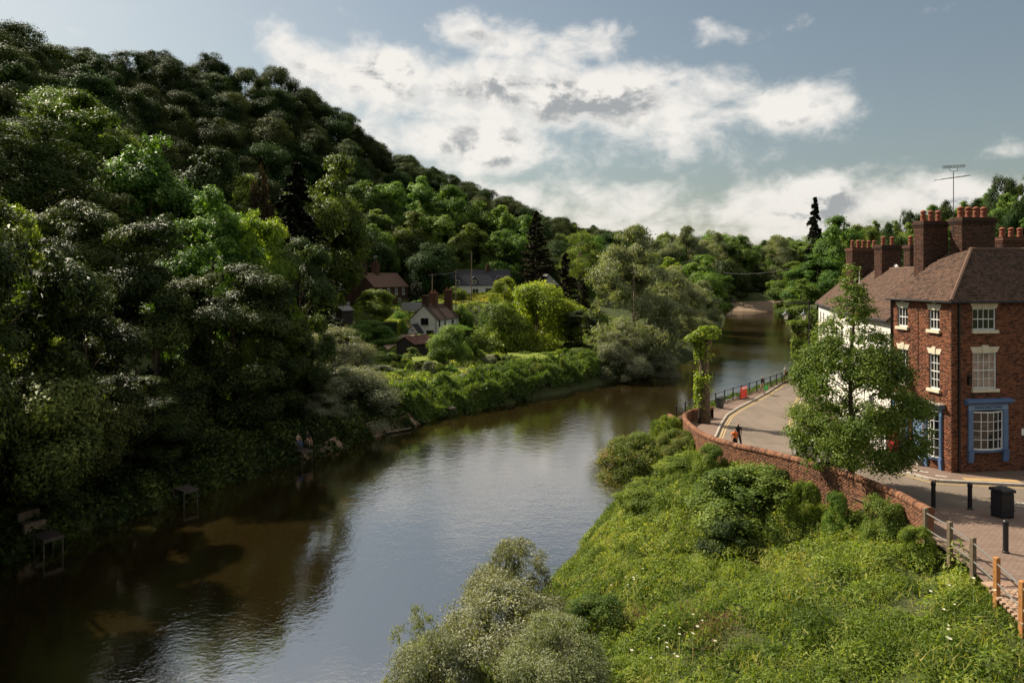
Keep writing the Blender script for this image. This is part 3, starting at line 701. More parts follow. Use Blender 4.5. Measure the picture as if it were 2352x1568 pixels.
# left bank, from the left edge of the picture towards the gardens
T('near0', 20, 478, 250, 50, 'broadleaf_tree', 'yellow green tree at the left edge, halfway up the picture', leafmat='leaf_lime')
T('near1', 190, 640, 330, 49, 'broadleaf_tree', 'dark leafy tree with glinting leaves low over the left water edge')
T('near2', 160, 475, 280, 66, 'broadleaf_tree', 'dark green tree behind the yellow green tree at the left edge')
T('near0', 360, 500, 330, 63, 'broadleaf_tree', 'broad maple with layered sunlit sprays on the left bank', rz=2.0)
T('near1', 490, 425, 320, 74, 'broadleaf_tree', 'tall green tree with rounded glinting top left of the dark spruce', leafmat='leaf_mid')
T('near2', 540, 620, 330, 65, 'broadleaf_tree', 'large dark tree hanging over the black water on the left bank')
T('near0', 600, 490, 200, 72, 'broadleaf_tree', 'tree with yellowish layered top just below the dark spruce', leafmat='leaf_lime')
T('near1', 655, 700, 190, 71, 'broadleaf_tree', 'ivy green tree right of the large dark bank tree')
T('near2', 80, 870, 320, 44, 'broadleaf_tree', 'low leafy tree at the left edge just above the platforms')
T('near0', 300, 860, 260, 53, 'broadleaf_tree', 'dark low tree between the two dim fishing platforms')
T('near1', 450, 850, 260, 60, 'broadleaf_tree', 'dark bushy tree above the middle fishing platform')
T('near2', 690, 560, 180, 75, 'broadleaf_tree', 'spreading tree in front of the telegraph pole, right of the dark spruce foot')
for x_, y_, h_ in ((-34.0, 36.5, 1.5), (-36.5, 30, 1.6), (-40, 23, 1.5), (-33, 43, 1.3)): put_tree('near1', x_, y_, 1.05, h_, y_, 'broadleaf_tree', ['dark tree hanging over the lower left platform from the picture edge', 'tall dark tree just outside the left edge shading the water', 'tree on the bank outside the left edge nearest the bridge', 'tree behind the lower left platform at the picture edge'][int(y_ / 7) % 4])
T('brown0', 70, 230, 380, 92, 'broadleaf_tree', 'brownish olive tree with thin crown and bare branches at the left edge')
T('mid0', 340, 300, 260, 112, 'broadleaf_tree', 'pale green sycamore standing before the dark hillside')
T('mid1', 180, 212, 230, 128, 'broadleaf_tree', 'bright leafy dark green tree on the upper left slope')
T('brown0', 230, 400, 260, 100, 'broadleaf_tree', 'brown twiggy tree below the pale green sycamore')
T('mid2', 470, 345, 200, 125, 'broadleaf_tree', 'grey green tree right of the pale sycamore', leafmat='leaf_hill')
T('mid3', 560, 400, 170, 122, 'broadleaf_tree', 'soft green tree just left of the copper coloured tree', leafmat='leaf_mid')
T('copper0', 598, 384, 95, 118, 'copper_beech', 'brownish copper tree left of the dark spruce')
T('spruce', 680, 374, 270, 122, 'spruce_tree', 'tall black spruce with drooping branches on the left slope', 'conifer')
T('mid1', 752, 368, 185, 145, 'broadleaf_tree', 'bright green round tree right of the tall black spruce')
for i, (x, top, w, d, k, lab) in enumerate([
    (840, 410, 130, 228, 'mid0', 'sunlit tree above the brick cottage chimneys'),
    (905, 425, 120, 232, 'mid2', 'slim pale green tree above the brick cottage roof'),
    (965, 405, 120, 238, 'mid3', 'fresh green tree above the round garden tree'),
    (1030, 430, 140, 236, 'mid1', 'broad bright tree above the left end of the long white cottage'),
    (1095, 455, 130, 238, 'mid0', 'bright tree above the long white cottage dormers'),
    (1150, 470, 120, 232, 'mid3', 'light green tree left of the dark pine'),
    (860, 480, 110, 214, 'mid3', 'slender lit tree close behind the brick cottage'),
    (935, 490, 120, 216, 'mid1', 'dense tree close behind the round garden tree'),
    (1010, 500, 115, 218, 'mid2', 'upright tree rising just behind the white cottage flagpole'),
    (1080, 510, 120, 218, 'mid0', 'leafy tree close behind the long white cottage'),
    (1140, 530, 110, 214, 'mid3', 'tree behind the right end of the long white cottage'),
    (1195, 500, 95, 225, 'mid1', 'tree squeezed between the lit wood and the dark pine'),
    (790, 490, 120, 190, 'mid2', 'green tree at the wood edge left of the brick cottage'),
    (740, 560, 120, 165, 'mid0', 'tree behind the telegraph pole at the wood edge')]):
    T(k, x, top, w, d, 'broadleaf_tree', lab, group='sunlit trees at the foot of the hill')
T('pine0', 1232, 484, 105, 203, 'pine_tree', 'large blackish pine standing out against the sky', 'conifer')
T('pine0', 1300, 580, 110, 178, 'pine_tree', 'brown black pine with ragged crown behind the lime green tree', 'conifer')
T('pine0', 1340, 650, 80, 172, 'pine_tree', 'small dark pine beside the silver willow', 'conifer', rz=1.0)
T('brown0', 1330, 515, 120, 205, 'broadleaf_tree', 'tree with bare forked trunks between the pines and the willow', leafmat='leaf_mid')
T('willow0', 1455, 520, 235, 118, 'willow_tree', 'tall silvery willow on the far left bank', 'willow')
T('willow1', 1545, 612, 160, 138, 'willow_tree', 'rounded grey green willow right of the tall silvery willow', 'willow')
T('willow0', 1612, 645, 110, 176, 'willow_tree', 'willow leaning over the water at the river bend', 'willow')
T('mid1', 1600, 590, 130, 205, 'broadleaf_tree', 'bright green tree above the river bend')
T('mid3', 1540, 590, 120, 190, 'broadleaf_tree', 'yellowish layered tree behind the grey willow', leafmat='leaf_lime')
T('silver0', 1425, 762, 130, 109, 'sallow_bush', 'round pale silver bush at the foot of the tall willow', 'bush')
T('silver1', 1510, 800, 110, 116, 'sallow_bush', 'grey bush touching the water right of the pale round bush', 'bush')
T('lime0', 1232, 657, 240, 131, 'lime_green_tree', 'broad lime green tree in the middle of the gardens')
T('near1', 1150, 700, 150, 127, 'broadleaf_tree', 'dark green tree with a thick trunk on the garden lawn', leafmat='leaf_mid')
T('near2', 1335, 715, 110, 124, 'broadleaf_tree', 'dark green tree between the lime green tree and the willow')
T('lime1', 1160, 638, 75, 172, 'garden_tree', 'small yellow green tree before the long white cottage')
T('mid1', 993, 582, 105, 199, 'round_tree', 'neat round green tree between the two upper cottages', zb=9.5)
T('near0', 1038, 752, 118, 112, 'garden_tree', 'small tree with bare trunk on the garden terrace before the shed', leafmat='leaf_mid')
T('near2', 860, 668, 100, 163, 'garden_tree', 'light leafy tree in front of the brick cottage', leafmat='leaf_mid')
T('near1', 845, 740, 150, 132, 'garden_tree', 'leafy green tree left of the driveway', leafmat='leaf_mid')
T('silver0', 775, 750, 200, 82, 'sallow_bush', 'big silver leaved bush at the bank before the cottages', 'bush')
T('silver1', 815, 850, 215, 75.5, 'sallow_bush', 'spreading silver bush hanging over the muddy shore', 'bush', zb=-.2)
T('silver0', 730, 905, 110, 71, 'sallow_bush', 'dull silver bush behind the seated anglers', 'bush')
# far bank and bend
for i, (x, top, w, d, k, lab, lm) in enumerate([
    (1520, 548, 90, 340, 'willow1', 'far tree left of the bushy skyline pair', None),
    (1580, 520, 105, 345, 'willow0', 'highest bushy tree on the far skyline', None),
    (1640, 530, 90, 350, 'willow1', 'olive tree beside the highest bushy skyline tree', None),
    (1695, 545, 90, 352, 'mid1', 'green tree on the skyline above the beach', None),
    (1745, 560, 90, 362, 'mid0', 'green tree above the dark hollow at the river bend', None),
    (1785, 540, 100, 356, 'willow1', 'rounded grey willow above the parked cars', None),
    (1835, 555, 80, 350, 'mid3', 'bright green tree right of the grey willow', None),
    (1670, 600, 100, 330, 'mid0', 'dark tree left of the beach hollow', 'leaf_near'),
    (1735, 620, 100, 350, 'near2', 'dark tree shading the parked cars', 'leaf_hill'),
    (1640, 620, 90, 300, 'mid1', 'lit tree at the left end of the beach', None),
    (1650, 670, 70, 290, 'bush0', 'leafy bush over the water left of the beach', None),
    (1820, 600, 120, 300, 'mid3', 'light green tree right of the beach', None),
    (1845, 655, 90, 290, 'silver0', 'pale bush at the right end of the beach', None),
    (1810, 690, 60, 300, 'bush1', 'small bush by the orange sand', None),
    (1880, 580, 140, 240, 'mid0', 'green tree behind the far white house', None),
    (1935, 500, 130, 250, 'mid1', 'full green tree above the far white house roof', None),
    (1990, 520, 110, 255, 'mid2', 'tree left of the five pot chimney', None),
    (1840, 640, 100, 210, 'mid3', 'lit tree leaning to the river before the beach', None),
    (1860, 720, 70, 150, 'bush2', 'bush under the wharf at the lamp', None)]):
    T(k, x, top, w, d, 'far_tree', lab, group='trees round the river bend', leafmat=lm)
fr_ = random.Random(31)
for x in range(1390, 2010, 26):
    T(fr_.choice(['hill0', 'hill2', 'hill4', 'hill5']), x + fr_.uniform(-8, 8), 545 + fr_.uniform(-14, 14) - max(0, (x - 1850) * .12), fr_.uniform(52, 78), 395 + fr_.uniform(-12, 12), 'skyline_tree', 'tree in the row along the far skyline above the river bend', group='trees along the far skyline', leafmat=fr_.choice(['leaf_mid', 'leaf_willow', 'leaf_hill', 'leaf_mid']))
T('spruce', 1872, 452, 95, 310, 'redwood_tree', 'solitary tall ragged conifer on the skyline', 'conifer')
# right hand hill behind the roofs
rr = random.Random(9)
HILLR = []
for x in range(2010, 2400, 42):
    for d, lift in ((150, 60), (190, 30), (235, 0)):
        HILLR.append((x + rr.uniform(-16, 16), interp(x, [2000, 2150, 2250, 2352, 2420], [505, 480, 440, 408, 395]) + lift + rr.uniform(-10, 10), rr.uniform(75, 115) * 170 / d, d + rr.uniform(-8, 8)))
for i, (x, top, w, d) in enumerate(HILLR):
    T(['mid0', 'mid1', 'mid3', 'hill0', 'hill2'][i % 5], x, top, w, d, 'hill_tree', 'green tree on the hill behind the chimneys', group='trees on the hill behind the chimneys')
# garden shrubs
gs = [(950, 800, 45, 117, 'dark glossy rounded shrub on the lawn before the shed'), (905, 815, 60, 112, 'bush left of the garden lawn'), (975, 850, 60, 105, 'clipped bush at the garden edge by the gate'),
      (1095, 805, 40, 112, 'rounded shrub right of the bare trunk'), (1125, 815, 55, 112, 'pale flowering bush on the terrace'), (1185, 845, 55, 110, 'bush in front of the lawn'),
      (930, 860, 60, 96, 'bush on the bank left of the steps'), (1075, 880, 70, 93, 'silver bush at the water edge below the terrace'), (1000, 810, 30, 112, 'small green bush by the pointed shrub'),
      (870, 850, 90, 100, 'bush between the silver bushes and the lawn'), (1060, 705, 50, 158, 'sunlit shrub right of the white cottage'), (960, 690, 50, 172, 'hedge shrub by the garage door'),
      (910, 720, 60, 150, 'bush beside the driveway wall'), (1045, 660, 50, 182, 'shrub left of the meadow'), (1330, 800, 80, 112, 'bush below the dark garden tree'), (1250, 810, 70, 116, 'bush under the lime green tree'),
      (1130, 700, 60, 160, 'bush at the foot of the meadow wall'), (1205, 830, 40, 108, 'low bush by the fence posts'), (1290, 830, 60, 108, 'leafy bush above the reeds')]
for i, (x, top, w, d, lab) in enumerate(gs):
    T('silver1' if 'silver' in lab or 'pale' in lab else 'bush%d' % (i % 3), x, top, w, d, 'garden_shrub', lab, 'shrub', 'shrubs in the riverside gardens')
T('bush1', 1180, 866, 75, 98, 'bank_bush', 'leafy bush among the reeds below the fence posts', 'shrub')
T('silver0', 1312, 846, 62, 106, 'bank_bush', 'grey bush at the right end of the reeds', 'shrub')
T('bush2', 1000, 900, 85, 86, 'bank_bush', 'yellow green bush at the left end of the reeds', 'shrub', leafmat='leaf_herb')
T('bush0', 942, 915, 85, 82, 'bank_bush', 'bright bush above the muddy point', 'shrub', leafmat='leaf_lime')
T('bush1', 1255, 858, 60, 102, 'bank_bush', 'rounded dark bush in the middle of the reeds', 'shrub', leafmat='leaf_near')
g_ = random.Random(44)
for k in range(34):
    xg = g_.uniform(890, 1330); dg = g_.uniform(98, 124); wg = g_.uniform(18, 40)
    T(g_.choice(['bush0', 'bush1', 'bush2', 'topiary']), xg, 630 + 1568 * (17 - 2.4 - g_.uniform(.7, 2.0)) / dg, wg, dg, 'border_shrub', 'small mixed shrub in the garden beds', 'shrub', 'small shrubs in the garden beds', leafmat=g_.choice(['leaf_mid', 'leaf_lime', 'leaf_silver', 'leaf_herb', 'leaf_near', 'leaf_rusty']))
T('topiary', 1092, 792, 17, 112, 'topiary_ball', 'clipped round bush on the terrace', 'shrub')
T('topiary', 937, 845, 14, 104, 'topiary_column', 'small clipped column by the garden lawn', 'shrub')
T('topiary', 990, 797, 9, 113, 'pointed_shrub', 'small pointed pale shrub on the lawn edge', 'shrub')
T('topiary', 957, 652, 34, 176, 'clipped_yew', 'dark clipped yew beside the brick cottage', 'shrub', leafmat='leaf_conifer')

# ------------------------------------------------------------------ hillside wood
def hill_wood():
    rng = random.Random(77); pts = []
    cand = []
    for _ in range(22000):
        t = rng.uniform(-45, 400); s = rng.uniform(58, 205)
        x = -29 + t * .57 - s * .82; y = 42 + t * .82 + s * .57
        if y < 60: continue
        u = x / y
        if u < -.86 or u > .35: continue
        if t > 55 and s < (92 if t < 125 else 80): continue
        if s < 70 and t > 20: continue
        cand.append((x, y, s, t))
    for c in cand:
        sp = 8.8 + (c[1] / 400) * 2.4
        if all((c[0] - p[0]) ** 2 + (c[1] - p[1]) ** 2 > sp * sp for p in pts): pts.append(c)
    pts = sorted(pts, key=lambda p: p[1])[:300]
    for i, (x, y, s, t) in enumerate(pts):
        k = rng.choice(['hill0', 'hill1', 'hill2', 'hill3', 'hill4', 'hill5'])
        sc = rng.uniform(.85, 1.15); z = ground_z(x, y)
        crest = s > 160
        if crest: lab, grp = 'dark tree on the crest of the wooded hill', 'trees on the crest of the hill'
        elif s > 115: lab, grp = 'dark rounded tree on the upper slope of the wooded hill', 'trees on the upper slope of the hill'
        else: lab, grp = 'dark leafy tree on the lower slope of the wooded hill', 'trees on the lower slope of the hill'
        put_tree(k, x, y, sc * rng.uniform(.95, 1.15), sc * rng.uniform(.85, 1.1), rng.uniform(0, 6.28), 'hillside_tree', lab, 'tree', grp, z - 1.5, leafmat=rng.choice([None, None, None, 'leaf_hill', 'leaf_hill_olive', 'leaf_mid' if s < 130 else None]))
    return len(pts)
print('hill trees', hill_wood())

# ------------------------------------------------------------------ ground cover (uncountable)
def scatter_cover(name, label, pts_fn, n, size, leafmat, seed, lift=.5, up=.9, jit=.55, aspect=1.9, along=None, cat='undergrowth', var_fn=None, per=1.0):
    rng = np.random.default_rng(seed); x, y = pts_fn(rng, n); z = ground_zv(x, y)
    m = (np.sin(x * 1.3 + 1.7 * np.sin(y * .9)) * np.sin(y * 1.1 + 1.3 * np.sin(x * .7)) * .5 + .5) * lift + (np.sin(x * 3.1 + y * 1.7) * np.sin(y * 2.9 - x * 1.3) * .5 + .5) * lift * .24
    m2 = np.sin(x * 6.3 + 2 * np.sin(y * 3.1)) * np.sin(y * 5.7 + 2 * np.sin(x * 4.1))
    h = m + m2 * .10 * lift
    pos = np.stack([x, y, z + h - np.abs(rng.normal(size=len(x))) * .26 * max(lift, .3) + .16], -1)
    nrm = unit(np.array([0, 0, up]) + rng.normal(size=(len(x), 3)) * jit)
    al = None if along is None else np.tile(np.array(along, float), (len(x), 1))
    V, F = leaf_cards(rng, pos, nrm, size if np.isscalar(size) else size(x, y), aspect, al, quad=False)
    var = .46 + .22 * np.sin(x * .8 + 1.1 * np.sin(y * .5)) * np.sin(y * .6) + .16 * np.sin(x * 2.3 + y) * np.sin(y * 2.7) + rng.normal(size=len(x)) * .17
    if var_fn is not None: var = var + var_fn(x, y)
    me = np_mesh(name, V, F, np.clip(var, 0, 1)); me.materials.append(MAT[leafmat])
    o = link_mesh(name, me); return tag(o, label, cat, kind='stuff')
def bank_pts(rng, n):
    y = 13 + rng.uniform(0, 1, n * 2) ** .9 * 41.5; f = rng.uniform(-.03, 1.0, n * 2)
    Rr = np.interp(y, RY, RX); wx = WX(y) + np.where(y < 24.6, .30, -.30); x = Rr + f * (wx - Rr)
    p = np.clip((wx - Rr) / 13.0, .1, 1); keep = (rng.uniform(size=n * 2) < p); x, y = x[keep][:n], y[keep][:n]
    return x, y
def plant_cover(name, label, pts_fn, plants, n, rr, hh, size, leafmat, seed, cat='undergrowth', tall=.18):
    """low plants standing side by side, every one a small mound of leaves with its own height and tint"""
    rng = np.random.default_rng(seed); cx, cy = pts_fn(rng, plants); m = len(cx)
    R = rng.uniform(rr[0], rr[1], m); Hh = rng.uniform(hh[0], hh[1], m) * (.75 + .35 * np.sin(cx * .9 + 1.3 * np.sin(cy * .5)) * np.sin(cy * .7)); pv = rng.normal(size=m) * .20 + .14 * np.sin(cx * .5 + cy * .3)
    up = rng.uniform(size=m) < tall; Hh = np.where(up, Hh * 1.45, Hh); R = np.where(up, R * .6, R)
    k = rng.choice(m, n, p=R ** 2 / (R ** 2).sum()); d3 = sphere_dirs(rng, n); d3[:, 2] = np.abs(d3[:, 2]); sh = 1 - np.abs(rng.normal(size=n)) * .2
    x = cx[k] + d3[:, 0] * R[k] * sh; y = cy[k] + d3[:, 1] * R[k] * sh
    z = ground_zv(cx[k], cy[k]) * .5 + ground_zv(x, y) * .5 + .05 + d3[:, 2] * Hh[k] * sh + rng.normal(size=n) * .04
    nrm = unit(d3 * np.array([.8, .8, .6]) + np.array([0, 0, .45]) + rng.normal(size=(n, 3)) * .55)
    al = unit(d3 * np.array([1, 1, .2]) + np.array([0, 0, 1.0]) * np.where(up[k], 2.0, .5)[:, None])
    V, F = leaf_cards(rng, np.stack([x, y, z], -1), nrm, size(x, y) * rng.uniform(.75, 1.25, m)[k], 2.0, al, quad=False)
    me = np_mesh(name, V, F, np.clip(.47 + pv[k] + rng.normal(size=n) * .15, 0, 1)); me.materials.append(MAT[leafmat])
    return tag(link_mesh(name, me), label, cat, kind='stuff')
plant_cover('bank_undergrowth', 'dense sunlit green undergrowth covering the near bank below the brick wall', bank_pts, 2100, 390000, (.30, .85), (.35, 1.15), lambda x, y: .085 + .0012 * y, 'leaf_herb', 11)
def edge_pts(rng, n):
    y = 24 + rng.uniform(0, 1, n) * 29; Rr = np.interp(y, RY, RX); return Rr + rng.uniform(-.25, 1.6, n) ** 1.0, y
scatter_cover('bank_grass', 'long dark green grass fringing the near water edge', edge_pts, 16000, .55, 'leaf_grass', 12, lift=.5, up=.15, jit=.6, aspect=14, along=(-.25, -.1, 1), cat='grass')
scatter_cover('bank_stems', 'tall grass stems and seed heads standing in the near undergrowth', bank_pts, 20000, .30, 'leaf_meadow', 19, lift=.75, up=.2, jit=.6, aspect=11, along=(.05, 0, 1), cat='grass', var_fn=lambda x, y: -.3 + 0 * x)
# flower drifts
def blob_pts(cs, r):
    def f(rng, n):
        k = rng.integers(0, len(cs), n); a = rng.normal(size=(n, 2)) * r
        return np.array([c[0] for c in cs])[k] + a[:, 0], np.array([c[1] for c in cs])[k] + a[:, 1]
    return f
def gp(xd, yd, d): p = PX(xd, yd, d); return (p.x, p.y)
scatter_cover('red_dock', 'patch of reddish dock seed heads in the near undergrowth', blob_pts([gp(1345, 1400, 26.5), gp(1465, 1375, 26.5), gp(1650, 1470, 22.5), gp(1600, 1400, 24)], .5), 1700, .085, 'leaf_red', 13, lift=.95, up=.3, jit=.7, along=(0, 0, 1), aspect=2.5, cat='wild plants')
def umbels():
    rng = np.random.default_rng(15); P = []
    for cx, cy in [gp(1290, 1330, 28.5), gp(1380, 1350, 27.5), gp(1400, 1300, 29), gp(1440, 1260, 30), gp(1600, 1500, 22), gp(1500, 1530, 22), gp(1560, 1480, 23), gp(2150, 1450, 18.5), gp(2190, 1410, 19.5)]:
        for _ in range(5): P.append((cx + rng.normal() * .5, cy + rng.normal() * .45))
    V = []; F = []
    for (x, y) in P:
        z = float(ground_z(x, y)) + rng.uniform(.95, 1.35); r = rng.uniform(.035, .06); i = len(V)
        V += [(x, y, z - .02)] + [(x + r * math.cos(a), y + r * math.sin(a), z + rng.uniform(-.01, .02)) for a in np.linspace(0, 6.283, 8)[:-1]]
        for k in range(7): F.append((i, i + 1 + k, i + 1 + (k + 1) % 7))
        i = len(V); V += [(x - .006, y, z - .9), (x + .006, y, z - .9), (x, y, z - .02)]; F.append((i, i + 1, i + 2))
    o = link_mesh('white_umbels', np_mesh('white_umbels', V, F, rng.uniform(0, 1, len(F)))); o.data.materials.append(MAT['flower_white'])
    tag(o, 'flat white flower heads standing in the near undergrowth', 'flowers', kind='stuff')
umbels()
# left bank reeds and grasses
def reed_pts(rng, n):
    t = rng.uniform(0, 1, n); y = 78 + t * 40; L = np.interp(y, LY, LX); return L - .2 - rng.uniform(0, 1, n) ** 1.3 * 7.0, y
scatter_cover('reed_bank', 'tall bright green reeds and nettles along the garden bank', reed_pts, 60000, 1.0, 'leaf_grass', 21, lift=1.8, up=.25, jit=.7, aspect=6, along=(.1, -.1, 1), cat='reeds')
def garden_pts(rng, n):
    y = rng.uniform(82, 212, n * 4); L = np.interp(y, LY, LX); x = L - 5 - rng.uniform(0, 1, n * 4) * 90
    u = x / y; k = (u > -.30) & (u < .16) & ~((x > -21) & (x < -13) & (y > 148) & (y < 160)); return x[k][:n], y[k][:n]
plant_cover('garden_undergrowth', 'mixed green plants and flowers covering the riverside gardens', garden_pts, 1900, 130000, (.7, 1.7), (.3, 1.3), lambda x, y: .30 + .0008 * y, 'leaf_herb', 22, tall=.12)
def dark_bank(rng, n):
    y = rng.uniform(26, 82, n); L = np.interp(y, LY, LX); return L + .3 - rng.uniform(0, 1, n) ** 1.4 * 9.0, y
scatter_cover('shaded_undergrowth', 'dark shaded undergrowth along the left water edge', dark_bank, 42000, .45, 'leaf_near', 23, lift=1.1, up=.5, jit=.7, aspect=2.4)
def meadow(rng, n):
    x = rng.uniform(-22, 8, n); y = rng.uniform(174, 188, n); return x, y
scatter_cover('meadow_grass', 'tall straw coloured grass below the long white cottage', meadow, 26000, .8, 'leaf_meadow', 24, lift=.5, up=.2, jit=.6, aspect=7, along=(0, 0, 1), cat='grass')
def slope_grass(rng, n):
    x = rng.uniform(-62, -18, n); y = rng.uniform(188, 214, n); return x, y
scatter_cover('slope_grass', 'sunlit rough grass on the slope behind the brick cottage', slope_grass, 22000, .7, 'leaf_meadow', 25, lift=.5, up=.3, jit=.6, aspect=6, along=(0, 0, 1), cat='grass', var_fn=lambda x, y: -.15 + 0 * x)
def wharf_weeds(rng, n):
    t = rng.uniform(0, 1, n); P = np.array(RAIL[1:7]); s = np.linspace(0, 1, len(P)); return np.interp(t, s, P[:, 0]) - .1 + rng.normal(size=n) * .16, np.interp(t, s, P[:, 1]) + .15 + rng.normal(size=n) * .16
o = scatter_cover('wharf_weeds', 'weeds growing along the foot of the river railing', wharf_weeds, 4200, .17, 'leaf_grass', 26, lift=.25, up=.5, jit=.7, cat='weeds')
co = np.zeros(len(o.data.vertices) * 3, np.float32); o.data.vertices.foreach_get('co', co); co = co.reshape(-1, 3); zz = co[:, 2] - ground_zv(co[:, 0], co[:, 1]); co[:, 2] = zroad(co[:, 1]) + .1 + np.abs(zz) * 1.1; o.data.vertices.foreach_set('co', co.ravel()); o.data.update()
# surfaces of the left bank
drape('lawn', [gp(945, 805, 113), gp(990, 800, 114), gp(1010, 845, 104), gp(985, 855, 102), gp(950, 840, 106)], MAT['lawn'], .75)
drape('lawn', [gp(1165, 812, 118), gp(1285, 812, 118), gp(1280, 835, 110), gp(1170, 835, 110)], MAT['lawn'], .75)
drape('driveway', [gp(890, 812, 124), gp(945, 780, 138), gp(960, 740, 152), gp(925, 735, 155), gp(915, 760, 146), gp(880, 795, 128)], MAT['drive'], .5)
drape('beach', [(97, 306), (128, 306), (138, 320), (134, 326), (100, 323), (94, 316)], MAT['beach_sand'], .12, step=2)
drape('shore', [(-14.2, 71), (-12.5, 72.6), (-8.2, 79.4), (-9.6, 80.5), (-12.8, 77), (-15.5, 72)], MAT['mud'], .45)
drape('shore', [(-20.4, 61.6), (-18.2, 62.4), (-15.8, 67), (-17.4, 67.5)], MAT['mud'], .45)
# near bank shrubs
T('shrub0', 1530, 955, 85, 50.5, 'elder_shrub', 'leafy elder shrub at the far end of the brick wall', 'shrub', leafmat='leaf_herb')
T('rusty0', 1470, 1005, 200, 47.5, 'flowering_shrub', 'shrub with rusty pink flower heads at the bend of the bank', 'shrub')
T('rusty0', 1555, 990, 110, 46, 'flowering_shrub', 'rusty flowered shrub close under the curved wall end', 'shrub', rz=2.2)
T('shrub1', 1630, 1025, 90, 39, 'dark_shrub', 'glossy dark shrub against the wall below the walking couple', 'shrub')
T('shrub0', 1730, 1080, 290, 33, 'dark_shrub', 'largest dark bush on the bank below the brick wall', 'shrub')
T('shrub1', 1560, 1050, 140, 42.5, 'green_shrub', 'light green shrub below the rusty flowered shrub', 'shrub', leafmat='leaf_herb')
T('shrub0', 1490, 1105, 170, 40.5, 'green_shrub', 'light green shrub near the water below the rusty bend', 'shrub', leafmat='leaf_herb', rz=.5)
T('shrub0', 1640, 1120, 130, 36.5, 'green_shrub', 'leafy green shrub left of the largest dark bush', 'shrub', leafmat='leaf_mid', rz=1.9)
T('shrub1', 2110, 1215, 90, 24, 'ivy_shrub', 'leafy clump at the first fence post by the wall end', 'shrub', leafmat='leaf_herb')
T('shrub1', 1690, 1190, 150, 31, 'dark_shrub', 'dark leafy bush just below the largest bush', 'shrub', leafmat='leaf_near')
T('shrub0', 2025, 1140, 120, 27.2, 'ivy_shrub', 'dark ivy shrub against the near end of the brick wall', 'shrub', rz=1.0)
T('shrub1', 1850, 1110, 80, 31.5, 'ivy_shrub', 'ivy clump hanging on the middle of the brick wall', 'shrub', leafmat='leaf_herb')
T('shrub0', 1785, 1078, 75, 34.6, 'ivy_shrub', 'ivy tuft on the wall right of the walking couple', 'shrub', leafmat='leaf_near', rz=3)
T('shrub1', 1925, 1135, 70, 29.6, 'ivy_shrub', 'ivy tuft on the wall below the street tree', 'shrub', leafmat='leaf_mid', rz=2)
T('sallow0', 1195, 1255, 260, 30.5, 'sallow_shrub', 'upper silver sallow shrub at the near water edge', 'shrub')
T('sallow0', 1005, 1475, 270, 23.5, 'sallow_shrub', 'low silver sallow at the bottom edge left of the large one', 'shrub', rz=2.4)
T('sallow1', 1150, 1365, 400, 25.5, 'sallow_shrub', 'large silver sallow shrub at the bottom of the picture', 'shrub')
T('sallow0', 1290, 1430, 310, 23, 'sallow_shrub', 'silver green shrub at the bottom beside the large sallow', 'shrub', leafmat='leaf_willow')
T('osier0', 960, 1395, 220, 26, 'osier_shrub', 'thin olive osier with long twigs reaching over the water', 'shrub')
T('osier0', 1040, 1440, 190, 24.5, 'osier_shrub', 'bushy olive osier between the thin twigs and the sallow', 'shrub', rz=.7)
T('shrub1', 1375, 1380, 170, 26.5, 'nettle_clump', 'bright green clump beside the upper sallow', 'shrub', leafmat='leaf_grass')
